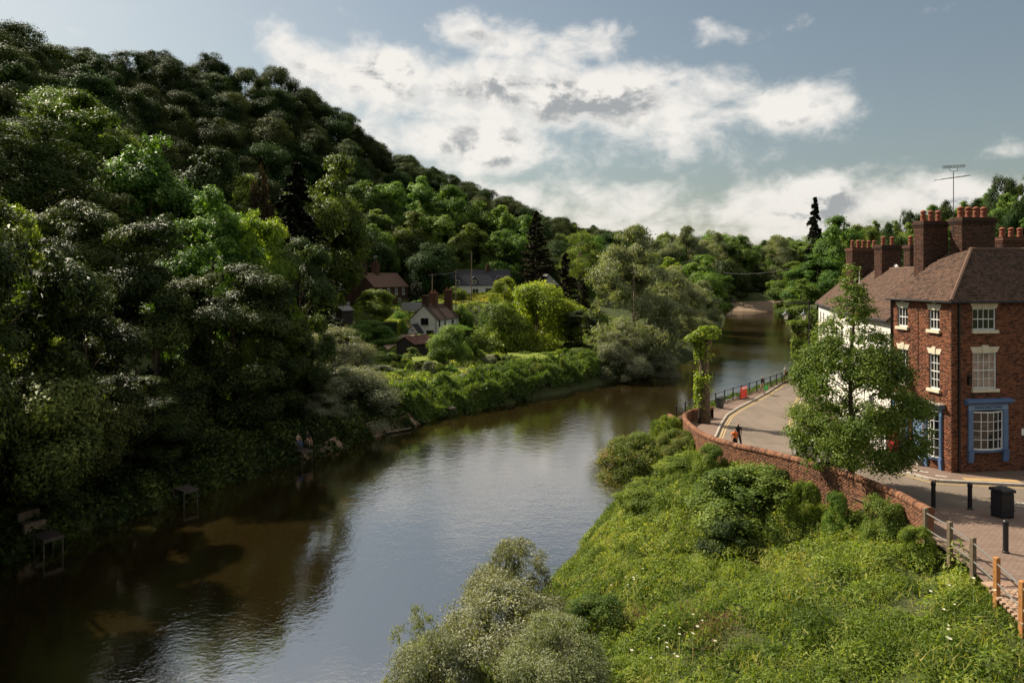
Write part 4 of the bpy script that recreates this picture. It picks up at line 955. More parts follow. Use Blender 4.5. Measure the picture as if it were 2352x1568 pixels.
# ------------------------------------------------------------------ brickwork
def brick_cells(L, H, openings, bw=.222, bh=.0735, seed=1, z0=0.0, header_rows=True):
    rng = random.Random(seed); out = []; r = 0; h = z0
    while h < H:
        h1 = min(h + bh, H); ivs = [(0, L)]
        for (a0, a1, b0, b1) in openings:
            if b0 < h1 - .02 and b1 > h + .02:
                n = []
                for (p, q) in ivs:
                    if a1 <= p or a0 >= q: n.append((p, q)); continue
                    if p < a0: n.append((p, a0))
                    if a1 < q: n.append((a1, q))
                ivs = n
        for (p, q) in ivs:
            a = p; k = 0; hd = r % 4 == 3; first = bw * (.25 if hd else (.5 if r % 2 else 1))
            while a < q - .02:
                w = first if k == 0 else (bw / 2 if hd else bw)
                e = min(a + w, q)
                if q - e < .05: e = q
                out.append((a, e, h, h1)); a = e; k += 1
        h += bh; r += 1
    return out
def brickwork(fr, L, H, openings, parent, m, singles=0, seed=1, z0=0.0, joint=.010, proud=.008, near=None, wallmat='mortar', thick=.22, curve=None):
    """mortar wall with openings, bricks proud of it; `singles` of them nearest to `near` are objects of their own"""
    pf = fr.p if curve is None else curve
    xs = sorted({0.0, L, *[v for o in openings for v in o[:2]]}); zs = sorted({z0, H, *[v for o in openings for v in o[2:]]})
    xs = [x for x in xs if 0 <= x <= L]; zs = [z for z in zs if z0 <= z <= H]
    if curve is not None: xs = sorted(set(xs) | set(np.arange(0, L, .5)))
    mb = MB()
    for xa, xb in zip(xs, xs[1:]):
        for za, zb in zip(zs, zs[1:]):
            cx, cz = (xa + xb) / 2, (za + zb) / 2
            if any(o[0] < cx < o[1] and o[2] < cz < o[3] for o in openings): continue
            mb.poly(pf(xa, 0, za), pf(xb, 0, za), pf(xb, 0, zb), pf(xa, 0, zb))
    for (a0, a1, b0, b1) in openings:      # reveals
        t = -.16
        mb.poly(pf(a0, 0, b0), pf(a0, t, b0), pf(a0, t, b1), pf(a0, 0, b1)); mb.poly(pf(a1, 0, b0), pf(a1, 0, b1), pf(a1, t, b1), pf(a1, t, b0))
        mb.poly(pf(a0, 0, b1), pf(a0, t, b1), pf(a1, t, b1), pf(a1, 0, b1)); mb.poly(pf(a0, 0, b0), pf(a1, 0, b0), pf(a1, t, b0), pf(a0, t, b0))
    wall = mb.build('wall', MAT[wallmat], parent, fix=False)
    cells = brick_cells(L, H, openings, seed=seed, z0=z0)
    near = near or (0, H / 2)
    full = [c for c in cells if abs((c[1] - c[0]) - .222) < .002]
    full.sort(key=lambda c: (c[0] - near[0]) ** 2 + ((c[2] - near[1]) * 1.0) ** 2)
    single = set(full[:singles]); rng = random.Random(seed + 3)
    V = []; F = []; j = joint / 2
    for c in cells:
        if c in single: continue
        i = len(V); b = proud * rng.uniform(.3, 1.3)
        a0, a1, h0, h1 = c[0] + j, c[1] - j, c[2] + j, c[3] - j
        if a1 - a0 < .01: continue
        V += [pf(a0, 0, h0), pf(a1, 0, h0), pf(a1, 0, h1), pf(a0, 0, h1), pf(a0, b, h0), pf(a1, b, h0), pf(a1, b, h1), pf(a0, b, h1)]
        F += [(i + 4, i + 5, i + 6, i + 7), (i, i + 1, i + 5, i + 4), (i + 1, i + 2, i + 6, i + 5), (i + 2, i + 3, i + 7, i + 6), (i + 3, i, i + 4, i + 7)]
    if V:
        me = np_mesh('brickwork', [tuple(v) for v in V], F); o = link_mesh('brickwork', me, parent, MAT[m]); o['kind'] = 'stuff'
    if single:
        sm = MB().box(-.111 + j, .111 - j, 0, .009, j, .0735 - j); proto = bpy.data.meshes.new('brick'); proto.from_pydata(sm.v, [], sm.f); proto.materials.append(MAT[m])
        for c in single:
            o = link_mesh('brick', proto, parent); ctr = pf((c[0] + c[1]) / 2, rng.uniform(-.003, .003), c[2])
            u = (pf(c[1], 0, c[2]) - pf(c[0], 0, c[2])).normalized(); nn = (pf(c[0], 1, c[2]) - pf(c[0], 0, c[2])).normalized()
            o.matrix_local = Matrix(((u.x, nn.x, 0, ctr.x), (u.y, nn.y, 0, ctr.y), (0, 0, 1, ctr.z), (0, 0, 0, 1)))
    return wall
def tiles(parent, o, u, w, n, L, S, inside, m, tw=.175, gauge=.125, th=.022, seed=3, name='roof_tile'):
    """plain tiles on a slope: o origin at the eave, u along it, w up the slope, n out of it"""
    rng = random.Random(seed); V = []; F = []; o, u, w, n = Vector(o), Vector(u).normalized(), Vector(w).normalized(), Vector(n).normalized()
    rows = int(S / gauge)
    for r in range(rows):
        for k in range(-1, int(L / tw) + 2):
            a = k * tw + (tw / 2 if r % 2 else 0) + rng.uniform(-.006, .006); s = r * gauge
            if not inside(a + tw / 2, s + gauge / 2): continue
            lift = th + rng.uniform(0, .007); j = .004; i = len(V); tl = gauge * 1.25
            P = lambda x, y, h: o + u * x + w * y + n * h
            sk = rng.uniform(-.012, .012)
            V += [P(a + j, s + sk, lift + th), P(a + tw - j, s + sk, lift + th), P(a + tw - j, s + tl, th * .6), P(a + j, s + tl, th * .6),
                  P(a + j, s + sk, lift - .012), P(a + tw - j, s + sk, lift - .012), P(a + tw - j, s + tl, 0), P(a + j, s + tl, 0)]
            F += [(i, i + 1, i + 2, i + 3), (i + 4, i + 5, i + 1, i), (i + 5, i + 6, i + 2, i + 1), (i + 7, i + 4, i, i + 3)]
    if not V: return None
    ob = link_mesh(name, np_mesh(name, [tuple(v) for v in V], F), parent, MAT[m]); ob['kind'] = 'stuff'; return ob
def sash(fr, a0, a1, h0, h1, cols, rows, parent, glass='glass', depth=-.11, name='window', framecol='white_paint', bow=0.0, mid=True, sill=True, lintel=True):
    """sash window in an opening: frame with glazing bars, each pane its own piece"""
    w = a1 - a0; bb = (lambda a: depth + bow * (1 - ((a - (a0 + a1) / 2) / (w / 2)) ** 2)) if bow else (lambda a: depth)
    mb = MB(); ft = .055
    mb.box(a0, a0 + ft, bb(a0), bb(a0) + .06, h0, h1, fr); mb.box(a1 - ft, a1, bb(a1), bb(a1) + .06, h0, h1, fr)
    ia0, ia1, ih0, ih1 = a0 + ft, a1 - ft, h0 + ft * 1.3, h1 - ft
    seg = [ia0 + (ia1 - ia0) * k / cols for k in range(cols + 1)]
    def bar_h(hc, t):
        for p, q in zip(seg, seg[1:]):
            i = len(mb.v)
            for hh in (hc - t, hc + t):
                for (a, off) in ((p, -.012), (q, -.012), (q, .05), (p, .05)): mb.v.append(tuple(fr.p(a, bb(a) + off, hh)))
            for f in ((0, 3, 2, 1), (4, 5, 6, 7), (0, 1, 5, 4), (1, 2, 6, 5), (2, 3, 7, 6), (3, 0, 4, 7)): mb.f.append(tuple(i + k for k in f))
    bar_h(h0 + ft * .65, ft * .65); bar_h(h1 - ft * .5, ft * .5)
    for k in range(1, rows): bar_h(ih0 + (ih1 - ih0) * k / rows, .022 if (mid and k == rows // 2) else .012)
    for k in range(1, cols): a = seg[k]; mb.box(a - .012, a + .012, bb(a) - .010, bb(a) + .048, ih0, ih1, fr)
    win = mb.build(name, MAT[framecol], parent)
    for k in range(cols):
        for r in range(rows):
            p, q = seg[k], seg[k + 1]; za = ih0 + (ih1 - ih0) * r / rows; zb = ih0 + (ih1 - ih0) * (r + 1) / rows
            t = random.Random(k * 13 + r * 7 + int(a0 * 100)).uniform(-.004, .004)
            MB().poly(fr.p(p, bb(p) + .012 + t, za), fr.p(q, bb(q) + .012 - t, za), fr.p(q, bb(q) + .012, zb), fr.p(p, bb(p) + .012, zb)).build('pane', MAT[glass], win, fix=False)
    if sill: MB().box(a0 - .09, a1 + .09, -.1, .13, h0 - .17, h0 - .003, fr).build('sill', MAT['stone_cream'], win, bevel=.008)
    if lintel:
        mb = MB(); hb, ht = h1 + .003, h1 + .30; n = 5; tl, tr = a0 - .16, a1 + .16; xs = [a0 - .02 + (w + .04) * k / n for k in range(n + 1)]; xt = [tl + (tr - tl) * k / n for k in range(n + 1)]
        for k in range(n):
            if k == n // 2: continue
            mb = MB(); mb.prism([fr.p(xs[k] + .003, 0, hb), fr.p(xs[k + 1] - .003, 0, hb), fr.p(xt[k + 1] - .003, 0, ht), fr.p(xt[k] + .003, 0, ht)], fr.n * .028)
            mb.build('lintel_stone', MAT['stone_cream'], win)
        k = n // 2
        MB().prism([fr.p(xs[k], 0, hb - .02), fr.p(xs[k + 1], 0, hb - .02), fr.p(xt[k + 1] + .02, 0, ht + .09), fr.p(xt[k] - .02, 0, ht + .09)], fr.n * .055).build('keystone', MAT['stone_cream'], win)
    return win
def chimney(parent, x0, x1, y0, y1, z0, z1, pots, rz=0.0, pot_h=.62, pot_r=.15, m='brick_sooty', far=False):
    """stack built of bricks with a corbelled cap and terracotta pots, as parts of its house"""
    c = Vector(((x0 + x1) / 2, (y0 + y1) / 2, 0)); W, Dp = x1 - x0, y1 - y0
    u = Vector((math.cos(rz), math.sin(rz), 0)); v = Vector((-u.y, u.x, 0))
    st = empty('chimney', parent=parent)
    core = MB(); B = lambda mb, a, b, h0, h1: mb.box(-a, a, -b, b, h0, h1, Fr((c.x, c.y, 0), u, v))
    B(core, W / 2, Dp / 2, z0, z1 - .02); core.build('stack', MAT['mortar'] if not far else MAT[m], st)
    if not far:
        for (o, uu, nn, L) in ((c - u * W / 2 - v * Dp / 2, u, -v, W), (c - u * W / 2 + v * Dp / 2, -v, -u, Dp)):
            cells = brick_cells(L, z1, [], seed=int(x0 * 10), z0=z0); V = []; F = []; f = Fr((o.x, o.y, 0), uu, nn)
            for q in cells:
                i = len(V); a0, a1, h0, h1 = q[0] + .005, q[1] - .005, q[2] + .005, q[3] - .005; b = .010
                V += [f.p(a0, 0, h0), f.p(a1, 0, h0), f.p(a1, 0, h1), f.p(a0, 0, h1), f.p(a0, b, h0), f.p(a1, b, h0), f.p(a1, b, h1), f.p(a0, b, h1)]
                F += [(i + 4, i + 5, i + 6, i + 7), (i, i + 1, i + 5, i + 4), (i + 1, i + 2, i + 6, i + 5), (i + 2, i + 3, i + 7, i + 6), (i + 3, i, i + 4, i + 7)]
            o2 = link_mesh('brickwork', np_mesh('brickwork', [tuple(p) for p in V], F), st, MAT[m]); o2['kind'] = 'stuff'
    cap = MB(); B(cap, W / 2 + .05, Dp / 2 + .05, z1 - .32, z1 - .22); B(cap, W / 2 + .09, Dp / 2 + .09, z1 - .21, z1 - .04); B(cap, W / 2 + .03, Dp / 2 + .03, z1 - .03, z1 + .04)
    cap.build('cap', MAT[m], st)
    for k in range(pots):
        f = (k + .5) / pots - .5; p = c + u * f * (W - .1)
        mb = MB(); r = pot_r; mb.lathe([(r * 1.15, 0), (r * 1.05, .06), (r * .92, pot_h * .5), (r * 1.02, pot_h * .55), (r * .9, pot_h * .6), (r * .86, pot_h * .78), (r * 1.12, pot_h * .82), (r * 1.15, pot_h * .9), (r * .8, pot_h * 1.0), (r * .25, pot_h * 1.08)], (p.x, p.y, z1 + .03), 10)
        mb.build('chimney_pot', MAT['terracotta'], st, smooth=True)
    return st

# ------------------------------------------------------------------ corner shop
def corner_shop():
    u = Vector((.9895, .144, 0)); v = Vector((-.144, .9895, 0)); O = Vector((22.6, 35.1, 0)); zb, ze = 6.45, 15.67
    root = empty('corner_shop', (0, 0, 0), 0, 'three storey red brick corner shop with blue shopfronts and hipped tile roof', 'building')
    LW, FW = 4.45, 9.0
    fl = Fr(O + v * LW, -v, -u)      # left wall seen from the river: a runs towards the corner
    ff = Fr(O, u, -v)
    A = lambda a: LW - a
    lo = [(A(1.55), A(.80), 14.06, 15.13), (A(3.92), A(3.14), 14.06, 15.13), (A(1.53), A(.80), 10.93, 12.78), (A(3.88), A(3.12), 10.93, 12.78), (A(1.62), A(.72), 7.35, 9.85), (A(2.85), A(1.98), 6.75, 9.6), (A(4.1), A(3.15), 7.35, 9.85)]
    fo = [(1.21, 2.56, 14.12, 15.23), (1.21, 2.60, 11.08, 12.95), (1.14, 2.95, 7.95, 9.93), (5.4, 6.75, 14.12, 15.23), (5.4, 6.75, 11.08, 12.95)]
    brickwork(fl, LW, ze, lo, root, 'brick', singles=60, seed=11, z0=zb, near=(LW, 13.0))
    brickwork(ff, FW, ze, fo, root, 'brick', singles=235, seed=12, z0=zb, near=(.9, 12.5))
    # dark rooms behind the glass
    for fr, ops in ((fl, lo), (ff, fo)):
        for (a0, a1, h0, h1) in ops:
            MB().box(a0 - .05, a1 + .05, -1.3, -.165, h0 - .05, h1 + .05, fr).build('room', MAT['interior'], root)
    for k, (a0, a1, h0, h1) in enumerate(lo[:4]): sash(fl, a0, a1, h0, h1, 3, 2 if k < 2 else 4, root)
    for k, (a0, a1, h0, h1) in enumerate(fo):
        if k == 2: continue
        sash(ff, a0, a1, h0, h1, 4, 2 if h0 > 13 else 4, root, glass='glass_curtain' if h0 < 13 else 'glass')
    # blue shop windows: bowed glazing, pilasters, fascia, cornice
    def shopfront(fr, a0, a1, g0, g1, h0, h1, cols, rows, text, corn=True):
        sf = empty('shopfront', parent=root)
        sash(fr, g0, g1, h0, h1, cols, rows, sf, bow=.22, depth=-.03, mid=False, sill=False, lintel=False, name='bow_window')
        for p, q in ((a0, g0), (g1, a1)):
            w = q - p; m = (p + q) / 2
            pl = MB(); pl.box(p, q, .004, .10, h0 - .05, h1 + .06, fr); pl.build('pilaster', MAT['blue_paint'], sf, bevel=.01)
            fl_ = MB()
            for k in range(3): fl_.box(p + w * (.22 + .28 * k - .04), p + w * (.22 + .28 * k + .04), .1, .118, h0 + .1, h1 - .2, fr)
            fl_.build('fluting', MAT['blue_pale'], sf)
            br = MB().prism([fr.p(p - .01, .004, h0 - .65), fr.p(p - .01, .10, h0 - .65), fr.p(p - .01, .13, h0 - .35), fr.p(p - .01, .17, h0 - .06), fr.p(p - .01, .004, h0 - .06)], fr.u * (w + .02)); br.build('bracket', MAT['blue_paint'], sf)
        MB().box(a0 + .01, a1 - .01, .004, .09, h1 + .07, h1 + .34, fr).build('fascia', MAT['blue_pale'], sf)
        n = 8; mb = MB()
        for k in range(n):
            x0 = g0 + (g1 - g0) * k / n; x1 = g0 + (g1 - g0) * (k + 1) / n; m = (g0 + g1) / 2; w2 = (g1 - g0) / 2
            b0 = .05 + .22 * (1 - ((x0 - m) / w2) ** 2); b1 = .05 + .22 * (1 - ((x1 - m) / w2) ** 2)
            mb.prism([fr.p(x0, 0, h0 - .18), fr.p(x0, b0, h0 - .12), fr.p(x0, b0 + .03, h0 - .01), fr.p(x0, 0, h0 - .01)], (0, 0, 0)); i = len(mb.v)
            for kk, q in enumerate([fr.p(x1, 0, h0 - .18), fr.p(x1, b1, h0 - .12), fr.p(x1, b1 + .03, h0 - .01), fr.p(x1, 0, h0 - .01)]): mb.v[i - 4 + kk] = tuple(q)
        mb.build('stall_riser', MAT['blue_paint'], sf)
        if corn:
            mb = MB().prism([fr.p(a0 - .2, .004, h1 + .35), fr.p(a0 - .2, .14, h1 + .37), fr.p(a0 - .2, .20, h1 + .46), fr.p(a0 - .2, .30, h1 + .52), fr.p(a0 - .2, .30, h1 + .60), fr.p(a0 - .2, .004, h1 + .66)], fr.u * (a1 - a0 + .4)); mb.build('cornice', MAT['blue_paint'], sf)
        if text:
            c = bpy.data.curves.new('lettering', 'FONT'); c.body = text; c.size = .21; c.extrude = .006; c.align_x = 'CENTER'; c.align_y = 'CENTER'; c.space_character = 1.12
            o = bpy.data.objects.new('tmp', c); me = bpy.data.meshes.new_from_object(o); bpy.data.objects.remove(o)
            lt = link_mesh('lettering', me, sf, MAT['blue_letter']); p = fr.p((a0 + a1) / 2, .098, h1 + .205); uu, nn = fr.u, fr.n
            lt.matrix_local = Matrix(((uu.x, 0, nn.x, p.x), (uu.y, 0, nn.y, p.y), (0, 1, 0, p.z), (0, 0, 0, 1)))
        return sf
    shopfront(ff, .90, 3.22, 1.18, 2.93, 7.95, 9.92, 5, 4, 'DARLINGTONS')
    shopfront(fl, A(1.80), A(.58), A(1.60), A(.74), 7.35, 9.80, 4, 5, 'IDGE', corn=False)
    shopfront(fl, A(4.28), A(3.05), A(4.12), A(3.20), 7.35, 9.80, 4, 5, None, corn=False)
    MB().box(A(2.84), A(2.0), -.12, -.06, 6.8, 9.0, fl).build('door', MAT['blue_pale'], root, bevel=.01)
    sash(fl, A(2.84), A(2.0), 9.02, 9.58, 3, 2, root, name='fanlight', sill=False, lintel=False)
    MB().box(A(4.38), A(.40), .004, .36, 10.17, 10.24, fl).build('canopy_slab', MAT['slate_stone'], root)
    MB().box(A(4.35), A(.45), .004, .2, 9.98, 10.16, fl).build('canopy_fascia', MAT['blue_paint'], root)
    MB().box(A(2.9), A(1.9), .0, .35, 6.6, 6.95, fl).build('door_step', MAT['slate_stone'], root)
    # window display
    disp = MB()
    for k in range(4): disp.box(1.25 + k * .38, 1.55 + k * .38, -.32 + .04 * (k % 2), -.22, 8.02, 8.32 + .04 * (k % 2), ff)
    disp.build('cushion', MAT['cushion_cream'], root, bevel=.03)
    MB().box(1.22, 1.85, -.62, -.58, 9.0, 9.35, ff).build('display_board', MAT['poster'], root); MB().box(2.2, 2.55, -.62, -.58, 8.75, 9.5, ff).build('display_frame', MAT['curtain'], root)
    MB().box(2.66, 2.84, .02, .035, 8.1, 8.42, ff).build('notice', MAT['poster'], root)
    dl = MB(); rnd = random.Random(4)
    for k in range(7): a = A(1.5 - k * .11); dl.lathe([(.02, 0), (.07, .05), (.09, .12), (.05, .22), (.03, .28)], tuple(fl.p(a, -.30 - .1 * (k % 2), 7.4 + (k % 3) * .7)), 8)
    dl.build('vase', MAT['white_paint'], root)
    # pipes, bracket sign, security light
    MB().tube([ff.p(.39, .07, 6.5), ff.p(.39, .07, 15.5)], .055, 8).build('downpipe', MAT['black_paint'], root)
    MB().tube([fl.p(0.06, .06, 6.6), fl.p(.06, .06, 15.5)], .045, 8).build('downpipe', MAT['black_paint'], root)
    MB().tube([fl.p(A(2.33), .03, 11.8), fl.p(A(2.33), .03, 15.2)], .012, 5).build('cable', MAT['black_paint'], root)
    MB().tube([fl.p(A(3.3), .02, 11.85), fl.p(A(3.3), 1.25, 11.85)], .02, 6).tube([fl.p(A(2.5), .02, 12.7), fl.p(A(3.3), 1.2, 11.87)], .008, 5).build('sign_bracket', MAT['black_paint'], root)
    MB().box(A(3.3) - .02, A(3.3) + .02, .35, 1.2, 10.95, 11.72, fl).build('hanging_sign', MAT['blue_paint'], root, bevel=.01)
    MB().box(.88, 1.02, .01, .16, 11.3, 11.75, ff).tube([ff.p(.95, .05, 11.4), ff.p(.95, .25, 11.9)], .03, 6).build('wall_light', MAT['black_paint'], root)
    MB().box(4.05, 4.25, .01, .05, 8.6, 8.95, ff).build('plaque', MAT['white_paint'], root)
    # roof: hip at the corner, verge at the far end of the river side, ridge turning the corner
    zr0 = ze - .06; ov = .28; rise = 2.78; wL, wF = 4.0, 3.15
    P = lambda a, b, z: O + u * a + v * b + Vector((0, 0, z))
    EC = P(-ov, -ov, zr0); RC = P(wL, wF, zr0 + rise); EL = P(-ov, LW + .12, zr0); RL = P(wL, LW + .12, zr0 + rise); ER = P(FW + 3, -ov, zr0); RR = P(FW + 3, wF, zr0 + rise)
    BR = P(2 * wL, LW + .12, zr0); BF = P(2 * wL, 2 * wF + .3, zr0); BRR = P(FW + 3, 2 * wF + .3, zr0)
    deck = MB(); deck.poly(EC, RC, RL, EL); deck.poly(EC, ER, RR, RC); deck.poly(RL, RC, P(2 * wL, 2 * wF + .3, zr0), P(2 * wL, LW + .12, zr0)); deck.poly(RC, RR, BRR, BF)
    rf = deck.build('roof', MAT['roof_tile'], root, fix=False)
    def slope(p0, p1, top, seed, inside_poly):
        uu = (p1 - p0).normalized(); w = (top - p0); w = (w - uu * w.dot(uu)); S = w.length; w = w.normalized(); n = uu.cross(w); n = n if n.z > 0 else -n
        poly = [((q - p0).dot(uu), (q - p0).dot(w)) for q in inside_poly]
        def ins(a, s):
            c = False; j = len(poly) - 1
            for i in range(len(poly)):
                if (poly[i][1] > s) != (poly[j][1] > s) and a < (poly[j][0] - poly[i][0]) * (s - poly[i][1]) / (poly[j][1] - poly[i][1]) + poly[i][0]: c = not c
                j = i
            return c
        mx = max(p[0] for p in poly); mn = min(p[0] for p in poly)
        tiles(rf, p0 + uu * mn + n * .004, uu, w, n, mx - mn, S, lambda a, s: ins(a + mn, s), 'roof_tile', seed=seed)
    slope(EL, EC, RC, 5, [EL, EC, RC, RL]); slope(EC, ER, RR, 6, [EC, ER, RR, RC])
    rd = MB(); rd.tube([EC + Vector((0, 0, .05)), RC + Vector((0, 0, .05))], .09, 6).tube([RL + Vector((0, 0, .04)), RC + Vector((0, 0, .04)), RR + Vector((0, 0, .04))], .11, 6); rd.build('ridge_tiles', MAT['roof_tile'], rf)
    MB().tube([EL + Vector((0, 0, -.03)), EC + Vector((0, 0, -.03)), ER + Vector((0, 0, -.03))], .065, 6).build('gutter', MAT['black_paint'], rf)
    MB().poly(P(-ov, LW + .1, zr0 - .05), P(-ov, -ov, zr0 - .05), P(0.02, 0.02, zr0 - .05), P(.02, LW, zr0 - .05)).poly(P(-ov, -ov, zr0 - .051), P(FW, -ov, zr0 - .051), P(FW, .02, zr0 - .051), P(.02, .02, zr0 - .051)).build('soffit', MAT['wood_dark'], rf, fix=False)
    # gable brick at the far verge
    MB().poly(P(0, LW - .01, zb), P(2 * wL, LW - .01, zb), P(2 * wL, LW - .01, zr0 - .1), P(wL, LW - .01, zr0 + rise - .1), P(0, LW - .01, zr0 - .1)).build('gable_wall', MAT['brick_sooty'], root, fix=False)
    a8 = math.atan2(.144, .9895)
    chimney(root, 24.35, 25.95, 40.6, 41.4, 16.9, 20.15, 3, a8)
    chimney(root, 25.75, 27.85, 39.3, 40.2, 17.4, 20.25, 4, a8, pot_r=.17)
    chimney(root, 32.4, 34.5, 45.3, 46.2, 16.5, 19.45, 3, a8, pot_r=.17)
    chimney(root, 27.6, 28.0, 44.0, 44.4, 16.5, 19.2, 1, a8)
    for (p, q) in (((24.35, 40.45), (24.95, 40.35)), ((25.75, 39.2), (26.15, 39.12))):
        pass
    return root
corner_shop()
# television aerial on the four pot chimney
def aerial():
    b = PX(2190, 520, 39.2); top = PX(2190, 394, 39.2)
    e = empty('television_aerial', (b.x, b.y, b.z - .6), 0, 'thin black television aerial mast strapped to the tallest chimney', 'aerial')
    h = top.z - b.z + .6; MB().tube([(0, 0, 0), (0, 0, h)], .022, 6).build('mast', MAT['dark_metal'], e)
    ya = MB(); w = 1.35; ang = .12; cx, sx = math.cos(ang), math.sin(ang)
    H1 = h + .17
    for dz in (0, .13): ya.tube([(-.68 * cx, -.68 * sx, H1 + dz), (.72 * cx, .72 * sx, H1 + .10 + dz)], .013, 5)
    for k in range(16):
        f = -.66 + 1.36 * k / 15; z = H1 + (f + .68) / 1.4 * .10
        ya.tube([(f * cx, f * sx, z), (f * cx, f * sx, z + .13)], .008, 4); ya.tube([(f * cx - sx * .12, f * sx + cx * .12, z + .06), (f * cx + sx * .12, f * sx - cx * .12, z + .06)], .008, 4)
    ya.tube([(-.22, 0, H1), (-.22, 0, h + .02), (.24, 0, h + .02), (.24, 0, H1 + .06)], .014, 5); ya.build('upper_array', MAT['dark_metal'], e)
    yb = MB(); zb_ = h - .36; yb.tube([(-1.05, .1, zb_ - .14), (.9, -.1, zb_ + .12)], .014, 5)
    for f in (-.9, -.5, 0, .35, .7): yb.tube([(f, .05 - .3, zb_ - .01 + f * .13), (f, .05 + .3, zb_ - .01 + f * .13)], .007, 4)
    yb.tube([(-.6, .1, zb_ - .10), (-.6, .1, zb_ - .05), (.9, -.1, zb_ + .15), (.9, -.1, zb_ + .1)], .009, 4); yb.build('lower_array', MAT['dark_metal'], e)
aerial()

# ------------------------------------------------------------------ terrace of white houses along the wharf
def terrace_house(name, label, A, B, ze, rise, depth, wallm, roofm, windows, zb=5.0, over=.3, tile=True, seedn=1):
    """house whose river front runs from A (far) to B (near); roof slope towards the river"""
    A = Vector((*A, 0)); B = Vector((*B, 0)); u = (B - A).normalized(); n = Vector((u.y, -u.x, 0)) ; L = (B - A).length
    if n.x > 0: n = -n
    root = empty(name, (0, 0, 0), 0, label, 'building'); fr = Fr(A, u, n); back = -n
    ops = windows; xs = sorted({0.0, L, *[q for o in ops for q in o[:2]]}); zs = sorted({zb, ze, *[q for o in ops for q in o[2:]]}); mb = MB()
    for xa, xb in zip(xs, xs[1:]):
        for za, zb2 in zip(zs, zs[1:]):
            if any(o[0] < (xa + xb) / 2 < o[1] and o[2] < (za + zb2) / 2 < o[3] for o in ops): continue
            mb.poly(fr.p(xa, 0, za), fr.p(xb, 0, za), fr.p(xb, 0, zb2), fr.p(xa, 0, zb2))
    for a in (0, L):
        mb.poly(fr.p(a, 0, zb), fr.p(a, -depth, zb), fr.p(a, -depth, ze), fr.p(a, -depth / 2, ze + rise), fr.p(a, 0, ze))
    mb.poly(fr.p(0, -depth, zb), fr.p(L, -depth, zb), fr.p(L, -depth, ze), fr.p(0, -depth, ze))
    mb.build('wall', MAT[wallm], root, fix=False)
    for (a0, a1, h0, h1) in ops:
        sash(fr, a0, a1, h0, h1, 2, 3, root, depth=-.1, lintel=False)
        MB().box(a0, a1, -.9, -.14, h0, h1, fr).build('room', MAT['interior'], root)
    e0 = fr.p(-.1, over, ze - over * rise / (depth / 2)); e1 = fr.p(L + .1, over, ze - over * rise / (depth / 2)); r0 = fr.p(-.1, -depth / 2, ze + rise); r1 = fr.p(L + .1, -depth / 2, ze + rise); b0 = fr.p(-.1, -depth - over, ze - over * rise / (depth / 2)); b1 = fr.p(L + .1, -depth - over, ze - over * rise / (depth / 2))
    up = Vector((0, 0, .06)); rf = MB(); rf.prism([e0, r0, b0, b0 + up, r0 + up, e0 + up], e1 - e0); ro = rf.build('roof', MAT[roofm], root)
    if tile:
        w = (r0 - e0); S = w.length; w.normalize(); nn = u.cross(w); nn = nn if nn.z > 0 else -nn
        tiles(ro, e0 + up + nn * .004, u, w, nn, (e1 - e0).length, S, lambda a, s: 0 <= a <= (e1 - e0).length, roofm, seed=seedn)
    MB().tube([r0 + up, r1 + up], .1, 6).build('ridge_tiles', MAT[roofm], ro)
    MB().tube([e0, e1], .06, 6).build('gutter', MAT['black_paint'], ro)
    return root, fr
h2, f2 = terrace_house('white_terrace_house', 'white terraced house with brown tile roof next to the brick corner shop', (22.85, 44.2), (22.1, 39.75), 14.5, 2.6, 6.0, 'white_wall', 'roof_tile', [(.7, 1.5, 11.6, 13.2), (2.6, 3.4, 11.6, 13.2), (.7, 1.6, 7.4, 9.4), (2.5, 3.5, 6.5, 9.0)], seedn=21)
h3, f3 = terrace_house('white_wharf_house', 'far white house with brown roof half hidden by the street tree', (29.5, 65.7), (22.9, 44.4), 14.45, 2.9, 6.5, 'white_wall', 'roof_tile', [(1.2, 2.0, 12.4, 13.5), (3.2, 4.0, 12.4, 13.5), (5.6, 6.5, 11.9, 13.4), (9, 10, 11.9, 13.4), (13, 14, 11.6, 13.2), (17, 18, 11.6, 13.2), (1.2, 2.1, 8.9, 10.8), (3.4, 4.3, 8.9, 10.8), (9, 10, 8.5, 10.5), (14, 15, 8.5, 10.5)], seedn=22)
chimney(h3, 28.4, 31.1, 57.4, 58.2, 15.0, 19.2, 5, .2, far=False)
chimney(h3, 27.9, 29.55, 51.8, 52.6, 15.0, 19.2, 2, .2)
chimney(h2, 28.6, 29.2, 49.2, 49.8, 15.0, 19.1, 1, .2)
h4, f4 = terrace_house('dark_roof_house', 'house with dark shaded roof beyond the white wharf house', (33.5, 74.5), (30.2, 66.4), 14.2, 3.2, 7.0, 'brick_sooty', 'roof_tile', [(2, 3, 11, 13)], tile=False)
MB().tube([PX(1974, 665, 52), PX(1974, 618, 52)], [.05, .01], 6).build('finial', MAT['white_paint'], h3)
d = MB().lathe([(.02, 0), (.35, .05), (.5, .15), (.52, .16)], (0, 0, 0), 14, 'X'); d = d.build('satellite_dish', MAT['dark_metal'], h2); d.location = PX(2052, 622, 51)

